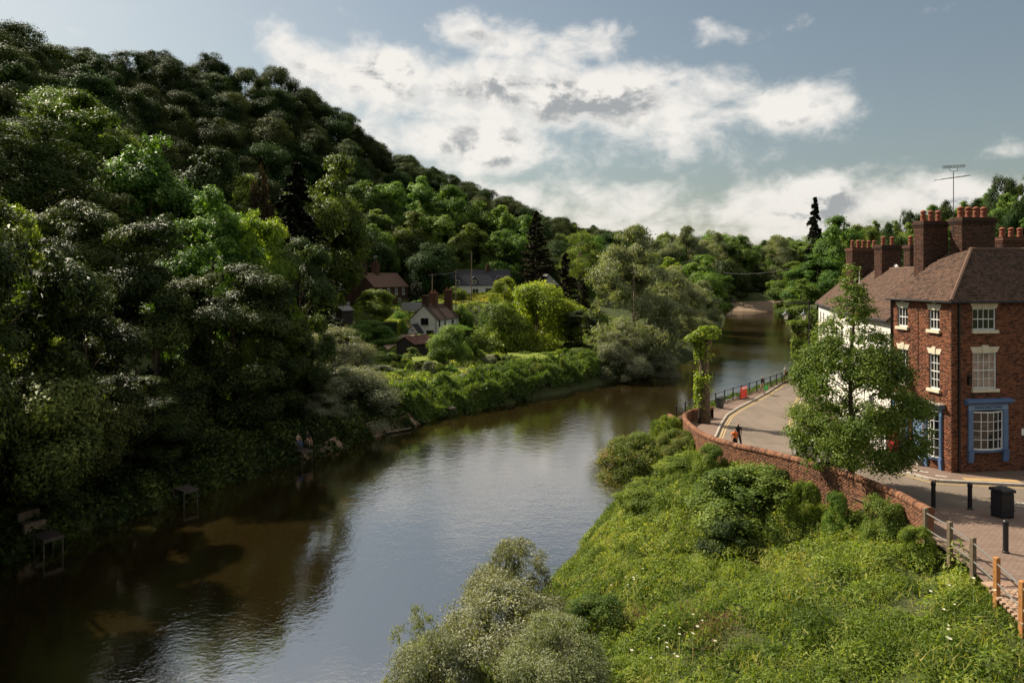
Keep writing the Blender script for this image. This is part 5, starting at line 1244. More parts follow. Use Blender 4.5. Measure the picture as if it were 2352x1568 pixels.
# ------------------------------------------------------------------ brick river wall with rounded coping
def parapet():
    root = empty('brick_wall', (0, 0, 0), 0, 'curving red brick parapet wall with rounded coping along the bank top', 'wall')
    pts = resample(WALL, .25); cum = [0.0]
    for a, b in zip(pts, pts[1:]): cum.append(cum[-1] + (b - a).length)
    L = cum[-1]; xs = np.array([p.x for p in pts]); ys = np.array([p.y for p in pts]); cum = np.array(cum)
    tx = np.gradient(xs, cum); ty = np.gradient(ys, cum)
    def cv(a, b, h):
        x = np.interp(a, cum, xs); y = np.interp(a, cum, ys); dx = np.interp(a, cum, tx); dy = np.interp(a, cum, ty); l = math.hypot(dx, dy)
        n = Vector((-dy / l, dx / l, 0))           # to the left of travel: the river side
        return Vector((x, y, 0)) + n * b + Vector((0, 0, float(zroad(y)) + h))
    H = .82
    brickwork(None, L, H, [], root, 'brick_wall', singles=200, seed=31, z0=-2.4, near=(4.2, .5), curve=cv)
    inn = lambda a, b, h: cv(a, -.24 - b, h)
    wl = MB(); xs2 = np.arange(0, L, .5)
    for a, b in zip(xs2, xs2[1:]): wl.poly(inn(a, 0, -.1), inn(b, 0, -.1), inn(b, 0, H), inn(a, 0, H))
    wl.poly(cv(0, 0, -2.4), inn(0, 0, -2.4), inn(0, 0, H), cv(0, 0, H)); wl.poly(cv(L, 0, -2.4), inn(L, 0, -2.4), inn(L, 0, H), cv(L, 0, H)); wl.build('inner_face', MAT['brick_wall'], root, fix=False)
    # coping: half round bricks on edge
    prof = [(-.17, 0), (-.17, .08), (-.13, .16), (-.05, .205), (.05, .205), (.13, .16), (.17, .08), (.17, 0)]
    mb = MB(); mb.prism([(-.052, q[0], q[1]) for q in prof], (.104, 0, 0)); proto = bpy.data.meshes.new('coping_brick'); proto.from_pydata(mb.v, [], mb.f); proto.materials.append(MAT['brick_wall'])
    a = .06; r = random.Random(8); k = 0
    rest = MB()
    while a < L:
        c = cv(a, -.12, H); c2 = cv(min(a + .05, L), -.12, H); u = Vector((c2.x - c.x, c2.y - c.y, 0)).normalized() if (c2 - c).length > 1e-4 else u; n = Vector((-u.y, u.x, 0))
        o = link_mesh('coping_brick', proto, root); s = r.uniform(.95, 1.06)
        o.matrix_local = Matrix(((u.x, n.x * s, 0, c.x), (u.y, n.y * s, 0, c.y), (0, 0, s, c.z + r.uniform(-.012, .008)), (0, 0, 0, 1)))
        a += .112; k += 1
    print('coping', k)
parapet()
def wharf_wall():
    root = empty('wharf_wall', (0, 0, 0), 0, 'dark brick river wall below the black railing', 'wall'); mb = MB()
    pts = resample([(p[0] - .25, p[1] + .25) for p in RAIL], 1.0)
    for a, b in zip(pts, pts[1:]):
        za, zb2 = float(zroad(a.y)) + .1, float(zroad(b.y)) + .1
        mb.poly((a.x, a.y, -1.5), (b.x, b.y, -1.5), (b.x, b.y, zb2), (a.x, a.y, za)); mb.poly((a.x, a.y, za), (b.x, b.y, zb2), (b.x + .45, b.y - .3, zb2), (a.x + .45, a.y - .3, za))
    mb.build('face', MAT['brick_sooty'], root, fix=False)
    # low brick return wall by the railing start
    MB().box(12.35, 12.6, 51.3, 54.2, 3.5, 5.95).build('return_wall', MAT['brick_wall'], root)
wharf_wall()
# ------------------------------------------------------------------ cottages across the river
def cottage(name, label, c, rz, W, L, eave, ridge, zb, wallm, roofm, wins, chims, sink=1.5):
    """gabled cottage: gable end faces local -Y, ridge along Y; wins: (side, a0, a1, h0, h1, cols, rows)"""
    root = empty(name, (c[0], c[1], zb), rz, label, 'cottage')
    w = W / 2; l = L / 2; mb = MB()
    mb.prism([(-w, -l, -sink), (w, -l, -sink), (w, -l, eave), (0, -l, ridge), (-w, -l, eave)], (0, L, 0)); mb.build('wall', MAT[wallm], root)
    rf = MB(); t = .12; ov = .3; k = (ridge - eave) / w
    for s in (-1, 1): rf.prism([(0, -l - .2, ridge + .02), (s * (w + ov), -l - .2, eave - ov * k + .02), (s * (w + ov), -l - .2, eave - ov * k + .02 + t), (0, -l - .2, ridge + .02 + t)], (0, L + .4, 0))
    ro = rf.build('roof', MAT[roofm], root)
    MB().tube([(0, -l - .22, ridge + .13), (0, l + .22, ridge + .13)], .11, 6).build('ridge_tiles', MAT[roofm], ro)
    for (side, a0, a1, h0, h1, cols, rows, fm) in wins:
        fr = {'front': Fr((0, -l, 0), (1, 0, 0), (0, -1, 0)), 'right': Fr((w, 0, 0), (0, 1, 0), (1, 0, 0)), 'left': Fr((-w, 0, 0), (0, -1, 0), (-1, 0, 0))}[side]
        wn = MB(); wn.box(a0, a0 + .08, .004, .06, h0, h1, fr); wn.box(a1 - .08, a1, .004, .06, h0, h1, fr); wn.box(a0 + .08, a1 - .08, .004, .06, h0, h0 + .08, fr); wn.box(a0 + .08, a1 - .08, .004, .06, h1 - .08, h1, fr)
        for q in range(1, cols): x = a0 + (a1 - a0) * q / cols; wn.box(x - .025, x + .025, .004, .05, h0 + .08, h1 - .08, fr)
        wo = wn.build('window', MAT[fm], root)
        for q in range(cols):
            x0 = a0 + (a1 - a0) * q / cols; x1 = a0 + (a1 - a0) * (q + 1) / cols
            MB().poly(fr.p(x0, .02, h0 + .04), fr.p(x1, .02, h0 + .04), fr.p(x1, .02, h1 - .04), fr.p(x0, .02, h1 - .04)).build('pane', MAT['glass'], wo, fix=False)
        MB().box(a0 - .08, a1 + .08, .004, .12, h0 - .1, h0 - .004, fr).build('sill', MAT['stone_cream'], wo)
    for (x, y, cw, cd, z0, z1, pots) in chims:
        st = MB(); st.box(x - cw / 2, x + cw / 2, y - cd / 2, y + cd / 2, z0, z1 - .3); st.box(x - cw / 2 - .08, x + cw / 2 + .08, y - cd / 2 - .08, y + cd / 2 + .08, z1 - .3, z1)
        so_ = st.build('chimney', MAT['brick_sooty'], root)
        for k2 in range(pots):
            f = ((k2 + .5) / pots - .5); mb2 = MB(); px, py = (x + f * (cw - .1), y) if cw > cd else (x, y + f * (cd - .1))
            mb2.lathe([(.17, 0), (.14, .3), (.17, .38), (.14, .55)], (px, py, z1), 8); mb2.build('chimney_pot', MAT['terracotta'], so_)
    return root
WC = PX(1000, 752, 154)
wcot = cottage('white_cottage', 'white cottage with gable end, porch and dark framed windows by the driveway', (WC.x, WC.y), R_(-24), 6.6, 10.0, 4.3, 7.1, 3.0, 'white_wall', 'roof_tile',
    [('front', -.7, 1.2, 2.9, 4.4, 2, 1, 'black_paint'), ('front', .7, 2.5, .2, 1.8, 2, 1, 'black_paint'), ('right', -4.2, -3.6, 2.6, 4.0, 1, 1, 'black_paint'), ('right', -2.0, -1.0, 2.6, 4.0, 2, 1, 'white_paint'), ('right', 1.4, 2.6, 2.6, 4.0, 2, 1, 'white_paint')],
    [(-.1, -4.0, 1.3, 1.0, 5.5, 9.4, 0), (-.2, -.5, 1.9, 1.0, 5.5, 9.9, 2), (.9, 4.4, 1.7, 1.0, 4.5, 10.4, 2)])
pm = MB().prism([(-2.9, -7.0, -1), (-.2, -7.0, -1), (-.2, -7.0, 1.5), (-1.55, -7.0, 3.1), (-2.9, -7.0, 1.5)], (0, 1.98, 0)).build('porch', MAT['white_wall'], wcot)
pr = MB()
for s in (-1, 1): pr.prism([(-1.55, -7.15, 3.12), (-1.55 + s * 1.6, -7.15, 1.25), (-1.55 + s * 1.6, -7.15, 1.36), (-1.55, -7.15, 3.24)], (0, 2.12, 0))
pr.build('porch_roof', MAT['slate_roof'], wcot)
MB().box(-1.2, -.45, -7.05, -7.0, -.6, 1.2).build('porch_door', MAT['wood_pole'], wcot); MB().box(-1.9, -1.2, -7.04, -7.0, 1.75, 1.95).build('name_board', MAT['black_paint'], wcot)
MB().box(3.1, 3.2, -5.1, -5.0, -1, 4.2).build('downpipe', MAT['black_paint'], wcot)
BC = PX(868, 660, 184)
bcot = cottage('brick_cottage', 'old brick cottage with two tall chimneys and long tiled roof', (BC.x + .6, BC.y), R_(-33), 8.2, 13.0, 5.2, 8.6, 8.6, 'brick_sooty', 'roof_tile',
    [('right', -4.6, -3.7, 3.0, 4.7, 2, 1, 'white_paint'), ('right', -1.6, -.6, 3.0, 4.7, 2, 1, 'white_paint'), ('right', 1.4, 2.3, 3.0, 4.7, 2, 1, 'white_paint'), ('right', 4.2, 5.1, 3.0, 4.7, 2, 1, 'white_paint'), ('right', 2.6, 3.6, .2, 2.0, 2, 1, 'white_paint'), ('right', -3, -2, .2, 2.0, 2, 1, 'white_paint'), ('front', 1.2, 2.4, .4, 1.6, 2, 1, 'white_paint')],
    [(-.1, -6.2, 1.9, 1.2, 4.0, 11.2, 2), (-.2, -1.6, 1.9, 1.2, 6.0, 11.4, 2)])
MB().prism([(-4.1, -6.2, -1.5), (-7.0, -6.2, -1.5), (-7.0, -6.2, 1.6), (-4.1, -6.2, 4.2)], (0, 7, 0)).build('lean_to', MAT['brick_sooty'], bcot)
MB().box(-6.2, -5.0, -6.26, -6.2, -.6, 1.1).build('window_panel', MAT['white_paint'], bcot)
for x in (-.45, .3): MB().tube([(x - .2, -1.6, 12.0), (x - .2, -1.6, 13.4)], .03, 5).tube([(x - .6, -1.6, 13.2), (x + .3, -1.6, 13.3)], .04, 5).tube([(x - .5, -1.6, 12.9), (x + .2, -1.6, 13.0)], .04, 5).build('aerial', MAT['steel'], bcot)
LC = PX(1100, 650, 196)
lcot = cottage('long_white_cottage', 'long low white cottage with dark slate roof and small dormers above the meadow', (LC.x, LC.y), R_(-82), 6.4, 17.5, 3.6, 7.4, 10.6, 'white_wall', 'slate_roof',
    [('right', -2.2, -.4, .3, 2.4, 2, 1, 'white_paint'), ('right', 1.6, 3.6, .2, 2.4, 2, 1, 'black_paint'), ('right', 5.0, 6.0, .6, 2.2, 2, 1, 'white_paint'), ('right', -6.4, -5.4, .6, 2.0, 1, 1, 'black_paint')],
    [(0, 2.5, .9, .9, 6.5, 9.0, 1)])
for yy in (-6.2, -1.6, 5.2):
    dm = MB().box(2.1, 3.3, yy - .75, yy + .75, 3.5, 4.9); dm.prism([(3.4, yy - .95, 4.85), (3.4, yy, 5.9), (3.4, yy + .95, 4.85)], (-2.4, 0, 0)); dd = dm.build('dormer', MAT['slate_roof'], lcot)
    MB().box(3.31, 3.36, yy - .55, yy + .55, 3.75, 4.75).build('dormer_window', MAT['white_paint'], dd); MB().poly((3.37, yy - .45, 3.85), (3.37, yy + .45, 3.85), (3.37, yy + .45, 4.65), (3.37, yy - .45, 4.65)).build('pane', MAT['glass'], dd, fix=False)
GC = PX(1255, 655, 208)
cottage('gabled_white_house', 'white gable of a house half hidden behind the dark pines', (GC.x, GC.y), R_(10), 6.5, 8, 4.2, 7.4, 9.5, 'white_wall', 'slate_roof', [], [(-2.6, -2.5, .8, .8, 5, 9.2, 0)])
SH = PX(955, 800, 124)
shed = cottage('garden_shed', 'black timber shed with rusty corrugated roof below the white cottage', (SH.x, SH.y), R_(-38), 4.6, 5.2, 2.1, 3.1, 2.6, 'wood_dark', 'rust_roof', [], [])
rb = MB()
for k in range(26):
    y = -2.7 + k * .216
    for s in (-1, 1): rb.tube([(0, y, 3.26), (s * 2.55, y, 2.13)], .035, 4)
rb.build('corrugation', MAT['rust_roof'], shed)
GS = PX(785, 718, 150)
cottage('garden_summerhouse', 'small dark summerhouse at the wood edge left of the gardens', (GS.x, GS.y), R_(-30), 3.4, 3.4, 2.2, 3.2, ground_z(GS.x, GS.y), 'wood_dark', 'slate_roof', [('front', -.9, -.1, .6, 1.8, 2, 1, 'white_paint')], [])
MB_ = MB().box(-2.6, 2.6, -.1, .1, 0, 2.1); gd = MB_.build('garage_door', MAT['tarp']); gp0 = PX(932, 720, 168); gd.location = (gp0.x + 1.5, gp0.y, ground_z(gp0.x, gp0.y)); gd.rotation_euler = (0, 0, R_(-8)); tag(gd, 'pale grey garage door between the two cottages', 'garage door')
# retaining walls and hedges
def stone_wall(name, label, a, b, h, th=.5, sink=1.5, m='hay_stone', cat='wall'):
    a = Vector(a); b = Vector(b); d = (b - a); u = d.normalized(); n = Vector((-u.y, u.x)); L = d.length
    e = empty(name, (0, 0, 0), 0, label, cat); mb = MB(); N = max(2, int(L / 1.0)); rnd = random.Random(int(L * 10))
    for k in range(N):
        p = a + u * (L * k / N); q = a + u * (L * (k + 1) / N); zp, zq = ground_z(p.x, p.y), ground_z(q.x, q.y); hp = h
        P0 = [(p.x - n.x * th / 2, p.y - n.y * th / 2), (p.x + n.x * th / 2, p.y + n.y * th / 2)]; Q0 = [(q.x - n.x * th / 2, q.y - n.y * th / 2), (q.x + n.x * th / 2, q.y + n.y * th / 2)]
        i = len(mb.v)
        for (pt, z) in ((P0[0], zp), (Q0[0], zq), (Q0[1], zq), (P0[1], zp)): mb.v.append((pt[0], pt[1], z - sink))
        for (pt, z) in ((P0[0], zp), (Q0[0], zq), (Q0[1], zq), (P0[1], zp)): mb.v.append((pt[0], pt[1], z + hp))
        for f in ((0, 3, 2, 1), (4, 5, 6, 7), (0, 1, 5, 4), (1, 2, 6, 5), (2, 3, 7, 6), (3, 0, 4, 7)): mb.f.append(tuple(i + j for j in f))
    mb.build('face', MAT[m], e); return e
stone_wall('retaining_wall', 'rough stone retaining wall below the straw coloured meadow', (-13, 173), (10, 172), .9)
stone_wall('driveway_wall', 'low stone wall beside the driveway of the white cottage', gp(922, 735, 158), gp(958, 728, 160), 1.6)
def hedge(name, label, a, b, w, h, leafm='leaf_mid', n=5200, seed=1):
    a = np.array(a); b = np.array(b); e = empty(name, (0, 0, 0), 0, label, 'hedge'); rng = np.random.default_rng(seed); u = unit((b - a)[None])[0]; nn = np.array([-u[1], u[0]])
    t = rng.uniform(0, 1, n); face = rng.uniform(0, 1, n); s = rng.uniform(-1, 1, n); hh = rng.uniform(.05, 1, n) * h
    side = np.where(face < .45, s, np.sign(s)); hh = np.where(face < .45, h, hh)
    p2 = a[None] + (b - a)[None] * t[:, None] + nn[None] * (side * w / 2)[:, None] + rng.normal(size=(n, 2)) * .08
    z = ground_zv(p2[:, 0], p2[:, 1]) + hh + rng.normal(size=n) * .10
    nr = np.where((face < .45)[:, None], np.array([[0, 0, 1.0]]), np.concatenate([nn[None] * np.sign(s)[:, None], np.zeros((n, 1))], 1)) + rng.normal(size=(n, 3)) * .6
    V, F = leaf_cards(rng, np.concatenate([p2, z[:, None]], 1), unit(nr), .28); me = np_mesh('foliage', V, F, np.clip(.5 + rng.normal(size=n) * .2, 0, 1)); link_mesh('foliage', me, e, MAT[leafm])
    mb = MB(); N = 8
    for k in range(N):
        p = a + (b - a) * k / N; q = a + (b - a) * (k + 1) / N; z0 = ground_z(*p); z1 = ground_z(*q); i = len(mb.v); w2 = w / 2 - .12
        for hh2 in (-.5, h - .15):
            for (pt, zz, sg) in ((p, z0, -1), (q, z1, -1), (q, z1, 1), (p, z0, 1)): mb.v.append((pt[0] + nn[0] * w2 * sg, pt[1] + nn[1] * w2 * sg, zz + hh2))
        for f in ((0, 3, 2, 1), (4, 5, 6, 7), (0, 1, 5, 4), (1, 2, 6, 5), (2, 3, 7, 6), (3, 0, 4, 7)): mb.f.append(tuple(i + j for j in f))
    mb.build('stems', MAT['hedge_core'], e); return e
hedge('tall_hedge', 'tall clipped sunlit hedge beside the driveway', gp(895, 760, 140), gp(918, 728, 158), 3.0, 3.6, 'leaf_lime', seed=3)
hedge('low_hedge', 'low clipped hedge above the grey garage door', gp(925, 690, 178), gp(985, 690, 176), 1.2, 1.2, seed=4)
hedge('cottage_hedge', 'dark rounded hedge right of the white cottage', gp(1045, 740, 152), gp(1075, 760, 140), 2.2, 2.6, seed=5)
# poles and wires
def pole(xd, yb, yt, d, label, arm=True, name='telegraph_pole'):
    b = PX(xd, yb, d); t = PX(xd, yt, d); e = empty(name, (b.x, b.y, b.z), 0, label, 'pole'); h = t.z - b.z
    MB().tube([(0, 0, -1.5), (0, 0, h)], [.15, .10], 7).build('post', MAT['wood_pole'], e)
    if arm: MB().box(-1.0, 1.0, -.06, .06, h - .5, h - .36).build('crossarm', MAT['wood_pole'], e)
    return t
pole(757, 640, 565, 160, 'grey telegraph pole at the wood edge above the left bank')
pa = pole(993, 688, 628, 168, 'telegraph pole in front of the neat round tree')
pb = pole(1047, 708, 622, 165, 'leaning stay pole left of the meadow', arm=False)
pole(1083, 675, 578, 180, 'tall thin white flagpole in the meadow', arm=False, name='flagpole')
def wire(a, b, sag, label, r=.02):
    a, b = Vector(a), Vector(b); pts = [a.lerp(b, k / 10) - Vector((0, 0, sag * 4 * (k / 10) * (1 - k / 10))) for k in range(11)]
    tag(MB().tube(pts, r, 4).build('wire', MAT['tarp']), label, 'wire')
wire(pa, pb, .4, 'wire between the two garden telegraph poles')
wire(pa + Vector((.6, 0, -.2)), PX(1050, 622, 195), .4, 'wire from the garden pole to the long white cottage')
wire(PX(1662, 627, 290), PX(1815, 617, 270), 1.0, 'pale cable strung across the river at the bend', .06)
# garden fence and steps at the water
def rail_fence(label, pts, h=1.1, step=1.6, name='garden_fence', rails=2):
    e = empty(name, (0, 0, 0), 0, label, 'fence'); P = resample(pts, step)
    for p in P: z = ground_z(p.x, p.y); MB().box(p.x - .06, p.x + .06, p.y - .06, p.y + .06, z - .3, z + h + .4).build('post', MAT['wood_grey'], e)
    for a, b in zip(P, P[1:]):
        for k in range(rails):
            hh = .5 + h * (.35 + .5 * k); za = ground_z(a.x, a.y) + hh; zb2 = ground_z(b.x, b.y) + hh; MB().tube([(a.x, a.y, za), (b.x, b.y, zb2)], .05, 5).build('rail', MAT['wood_grey'], e)
rail_fence('weathered wooden rail fence at the garden edge above the bank', [gp(930, 868, 97), gp(975, 862, 98), gp(990, 858, 100)])
rail_fence('row of fence posts before the sunny lawn', [gp(1130, 845, 104), gp(1165, 842, 105), gp(1250, 838, 107), gp(1290, 832, 109)], rails=0, step=2.4)
rail_fence('dark picket fence at the left end of the gardens', [gp(765, 745, 138), gp(830, 738, 141)], step=.5, h=.9)

# ------------------------------------------------------------------ fishing platforms
def platform(x, y, rz, label, name='fishing_platform', s=.6):
    e = empty(name, (x, y, 0), rz, label, 'platform'); e.scale = (s, s, .85)
    for k in range(7): MB().box(-.9 + k * .26, -.66 + k * .26, -1.6, 1.0, 1.22, 1.28).build('plank', MAT['wood_dark'], e)
    for (a, b) in ((-.85, -1.5), (.85, -1.5), (-.85, .8), (.85, .8)): MB().box(a - .06, a + .06, b - .06, b + .06, -1.4, 1.2).build('leg', MAT['wood_jetty'], e)
    MB().box(-.95, .95, -1.68, -1.61, 1.05, 1.27).build('fascia_board', MAT['wood_jetty'], e)
    return e
def bank_pt(y, off): return float(np.interp(y, LY, LX)) + off
platform(bank_pt(41.9, .5), 41.9, R_(55), 'dim wooden fishing platform with steps at the lower left')
platform(bank_pt(51, .2), 51, R_(55), 'dim wooden fishing platform halfway along the dark left bank')
PL = platform(bank_pt(62.2, -.1), 62.2, R_(50), 'sunlit fishing platform where two people sit')
platform(bank_pt(82.0, -.5), 82.0, R_(45), 'broken wooden landing below the garden bank', s=.5)
for k in range(4):
    z = 1.5 + k * .55; x = bank_pt(41.9, .5) - 1.5 - k * .75; y = 41.9 + 1.0 + k * .45
    s = MB().box(-.6, .6, -.3, .3, -.6, 0).build('stone_step', MAT['hay_stone']); s.location = (x, y, z); s.rotation_euler = (0, 0, R_(55)); tag(s, ['lowest', 'second', 'third', 'topmost'][k] + ' pale step behind the lower left platform', 'step', 'steps behind the platform')
tag(MB().tube([(-14.2, 72.3, .1), (-12.5, 73.4, .2), (-11.0, 74.6, .25)], [.12, .1, .06], 6).tube([(-12.2, 73.5, .2), (-11.6, 73.2, .7)], .04, 5).build('driftwood', MAT['bark_pale']), 'pale driftwood log lying on the muddy shore', 'log')

# ------------------------------------------------------------------ people
PM = {}
def pmat(key, col, rough=.75):
    if key not in PM: PM[key] = mat('cloth_' + key, col, rough, .25, .12, 18)
    return PM[key]
def person(label, loc, rz, h, cols, pose='walk', name='person', group=None, hair_long=False, rest=0.0):
    """one continuous skinned body; regions of it take skin, cloth, hair and shoe materials"""
    s = h / 1.75; J = {}; E = []
    w = {'walk': 1, 'stand': .25, 'sit': 0}[pose]
    J['pelvis'] = ((0, 0, .95), .145, .105); J['waist'] = ((0, 0, 1.10), .125, .09); J['chest'] = ((0, 0, 1.30), .155, .10); J['neckb'] = ((0, .01, 1.46), .075, .07)
    J['neck'] = ((0, .0, 1.53), .052, .055); J['head'] = ((0, -.015, 1.63), .072, .088); J['top'] = ((0, 0, 1.715), .058, .07); J['nose'] = ((0, -.115, 1.615), .014, .016)
    for a, b in (('pelvis', 'waist'), ('waist', 'chest'), ('chest', 'neckb'), ('neckb', 'neck'), ('neck', 'head'), ('head', 'top'), ('head', 'nose')): E.append((a, b, {'pelvis': 'hips', 'waist': 'torso', 'chest': 'torso', 'neckb': 'neck', 'neck': 'head', 'head': 'head'}[a]))
    for sd, sg in (('L', -1), ('R', 1)):
        sw = .16 * w * sg
        J['sh' + sd] = ((.18 * sg, .0, 1.42), .06, .06); J['el' + sd] = ((.245 * sg, .05 + sw * .5, 1.15), .044, .044); J['wr' + sd] = ((.265 * sg, -.03 + sw * 1.3, .92), .028, .03)
        if pose == 'sit': J['el' + sd] = ((.23 * sg, -.06, 1.16), .044, .044); J['wr' + sd] = ((.14 * sg, -.30, 1.08), .028, .03)
        wv = Vector(J['wr' + sd][0]); dv = (wv - Vector(J['el' + sd][0])).normalized(); pv = wv + dv * .07
        J['pa' + sd] = (tuple(pv), .022, .036)
        E += [('chest', 'sh' + sd, 'torso'), ('sh' + sd, 'el' + sd, 'uarm'), ('el' + sd, 'wr' + sd, 'farm'), ('wr' + sd, 'pa' + sd, 'hand')]
        for k, (fy, ln) in enumerate(((-.032, .075), (-.011, .088), (.011, .084), (.032, .065))):
            side = Vector((0, 1, 0)); f1 = pv + dv * .035 + side * fy; f2 = f1 + dv * ln * .6 + Vector((-.018 * sg, 0, 0))
            J['f%d%s' % (k, sd)] = (tuple(f1), .0095, .0095); J['g%d%s' % (k, sd)] = (tuple(f2), .008, .008); E += [('pa' + sd, 'f%d%s' % (k, sd), 'hand'), ('f%d%s' % (k, sd), 'g%d%s' % (k, sd), 'hand')]
        th = wv + dv * .03 + Vector((-.01 * sg, -.045, 0)); J['t' + sd] = (tuple(th + dv * .03), .010, .010); E.append(('wr' + sd, 't' + sd, 'hand'))
        st = .17 * w * -sg
        J['hip' + sd] = ((.09 * sg, 0, .90), .095, .095); J['kn' + sd] = ((.10 * sg, -.05 + st * .6, .50), .062, .062); J['an' + sd] = ((.10 * sg, .03 + st * 1.3, .09), .042, .045); J['toe' + sd] = ((.115 * sg, -.13 + st * 1.3, .035), .04, .032)
        if pose == 'sit': J['kn' + sd] = ((.13 * sg, -.42, .93), .062, .062); J['an' + sd] = ((.13 * sg, -.46, .50), .042, .045); J['toe' + sd] = ((.14 * sg, -.62, .44), .04, .032)
        E += [('pelvis', 'hip' + sd, 'hips'), ('hip' + sd, 'kn' + sd, 'thigh'), ('kn' + sd, 'an' + sd, 'shin'), ('an' + sd, 'toe' + sd, 'foot')]
    names = list(J); ix = {n: i for i, n in enumerate(names)}; off = -.82 if pose == 'sit' else 0
    me = bpy.data.meshes.new('tmp'); me.from_pydata([(J[n][0][0] * s, J[n][0][1] * s, (J[n][0][2] + off) * s) for n in names], [(ix[a], ix[b]) for a, b, _ in E], []); o = bpy.data.objects.new('tmp', me); COL.objects.link(o)
    md = o.modifiers.new('skin', 'SKIN'); md.use_smooth_shade = True; md.branch_smoothing = .3
    for i, n in enumerate(names): v = me.skin_vertices[0].data[i]; v.radius = (J[n][1] * s, J[n][2] * s); v.use_root = (n == 'pelvis')
    o.modifiers.new('sub', 'SUBSURF').levels = 1; o.modifiers['sub'].render_levels = 1
    dg = bpy.context.evaluated_depsgraph_get(); body = bpy.data.meshes.new_from_object(o.evaluated_get(dg)); bpy.data.objects.remove(o); bpy.data.meshes.remove(me)
    regs = list(dict.fromkeys(list(cols.values()))); body.materials.clear()
    for r in regs: body.materials.append(PM[r])
    segs = [(np.array(J[a][0]) * s + np.array([0, 0, off * s]), np.array(J[b][0]) * s + np.array([0, 0, off * s]), reg, (J[a][1] + J[b][1]) / 2 * s) for a, b, reg in E]
    hz = (1.63 + off) * s
    for p in body.polygons:
        c = np.array(p.center); best = None
        for a, b, reg, rad in segs:
            ab = b - a; t = np.clip(np.dot(c - a, ab) / max(np.dot(ab, ab), 1e-9), 0, 1); dd = np.linalg.norm(c - a - ab * t) / max(rad, .02)
            if best is None or dd < best[0]: best = (dd, reg, t)
        reg = best[1]
        if reg == 'head' and (c[2] > hz + .035 * s or (c[1] > .01 and c[2] > hz - (.14 if hair_long else .05) * s)): reg = 'hair'
        if reg == 'uarm' and best[2] > .55 and 'uarm2' in cols: reg = 'uarm2'
        if reg == 'thigh' and best[2] > .7 and 'thigh2' in cols: reg = 'thigh2'
        p.material_index = regs.index(cols.get(reg, cols['skin'])); p.use_smooth = True
    ob = link_mesh(name, body); ob.location = (loc[0], loc[1], loc[2]); ob.rotation_euler = (0, 0, rz)
    return tag(ob, label, 'person', group)
for k, c in dict(skin=(.42, .22, .14), orange=(.75, .16, .03), black=(.018, .018, .02), navy=(.02, .024, .035), khaki=(.30, .22, .14), grey=(.36, .36, .37), white=(.6, .6, .58), pink=(.55, .05, .19), jeans=(.06, .10, .22), hair=(.04, .025, .018), blond=(.28, .18, .09), tan=(.35, .28, .2), purple=(.25, .18, .3)).items(): pmat(k, c)
def cols(shirt, legs, skin='skin', hair='hair', shoes='black', sleeve=None, fore='skin', shin=None, uarm2=None):
    d = dict(skin=skin, head=skin, neck=skin, hand=skin, torso=shirt, uarm=sleeve or shirt, farm=fore, hips=legs, thigh=legs, shin=shin or legs, foot=shoes, hair=hair)
    if uarm2: d['uarm2'] = uarm2
    return d
person('woman in a bright orange vest walking along the road by the wall', (13.35, 40.9, float(zroad(40.9)) + .005), R_(8), 1.64, cols('orange', 'black', sleeve='skin', hair='hair'), hair_long=True)
person('man in a black shirt and shorts walking behind the orange vest', (14.05, 42.4, float(zroad(42.4)) + .005), R_(6), 1.80, cols('black', 'navy', shin='skin', uarm2='skin', hair='skin'))
wmn = person('woman in a black top and tan trousers by the red barrier', (24.05, 65.6, float(zroad(65.6)) + .125), R_(-160), 1.68, cols('black', 'khaki', hair='blond', fore='black'))
person('man in a grey shirt and black shorts walking along the railing', (29.1, 72.6, float(zroad(72.6)) + .125), R_(-160), 1.80, cols('grey', 'black', shin='skin', uarm2='skin'))
person('person in a pink top cut off by the right edge', (17.02, 22.1, float(zroad(22.1)) + .015), R_(95), 1.70, cols('pink', 'jeans', uarm2='skin', hair='blond'), pose='stand')
px, py = bank_pt(62.2, -.1), 62.2
person('seated angler in blue jeans on the sunlit platform', (px - .35, py + .15, 1.65), R_(55), 1.72, cols('tan', 'jeans', hair='hair', uarm2='skin'), pose='sit')
person('seated angler in a black top on the sunlit platform', (px + .35, py + .75, 1.65), R_(55), 1.74, cols('black', 'khaki', hair='blond', shin='skin'), pose='sit')
for (x, y) in ((-.35, .15), (.35, .75)):
    st = MB().box(-.22, .22, -.2, .2, .1, .35); st.box(-.2, -.15, -.18, -.13, -.1, .1).box(.15, .2, -.18, -.13, -.1, .1).box(-.2, -.15, .13, .18, -.1, .1).box(.15, .2, .13, .18, -.1, .1)
    so2 = st.build('tackle_box', MAT['wood_grey']); so2.location = (px + x, py + y, 1.37); so2.rotation_euler = (0, 0, R_(55)); tag(so2, ('tackle box under the angler in jeans' if x < 0 else 'tackle box under the angler in black'), 'box')
for (xd, yd, d, lab, c, ps, hh) in ((1712, 713, 316, 'tiny person in white at the water on the far beach', cols('white', 'purple'), 'stand', 1.7), (1708, 712, 317, 'tiny dark clothed person beside the one in white on the beach', cols('navy', 'black'), 'stand', 1.75), (1688, 690, 323, 'tiny person standing in the shade behind the beach', cols('grey', 'navy'), 'walk', 1.7), (1683, 690, 323, 'tiny person in purple in the shade behind the beach', cols('purple', 'navy'), 'walk', 1.7), (1780, 697, 322, 'tiny person at the right end of the beach', cols('navy', 'jeans'), 'stand', 1.7)):
    x = (xd - 1176) / 1568 * d; person(lab, (x, d, ground_z(x, d) + .1), 0, hh, c, ps)
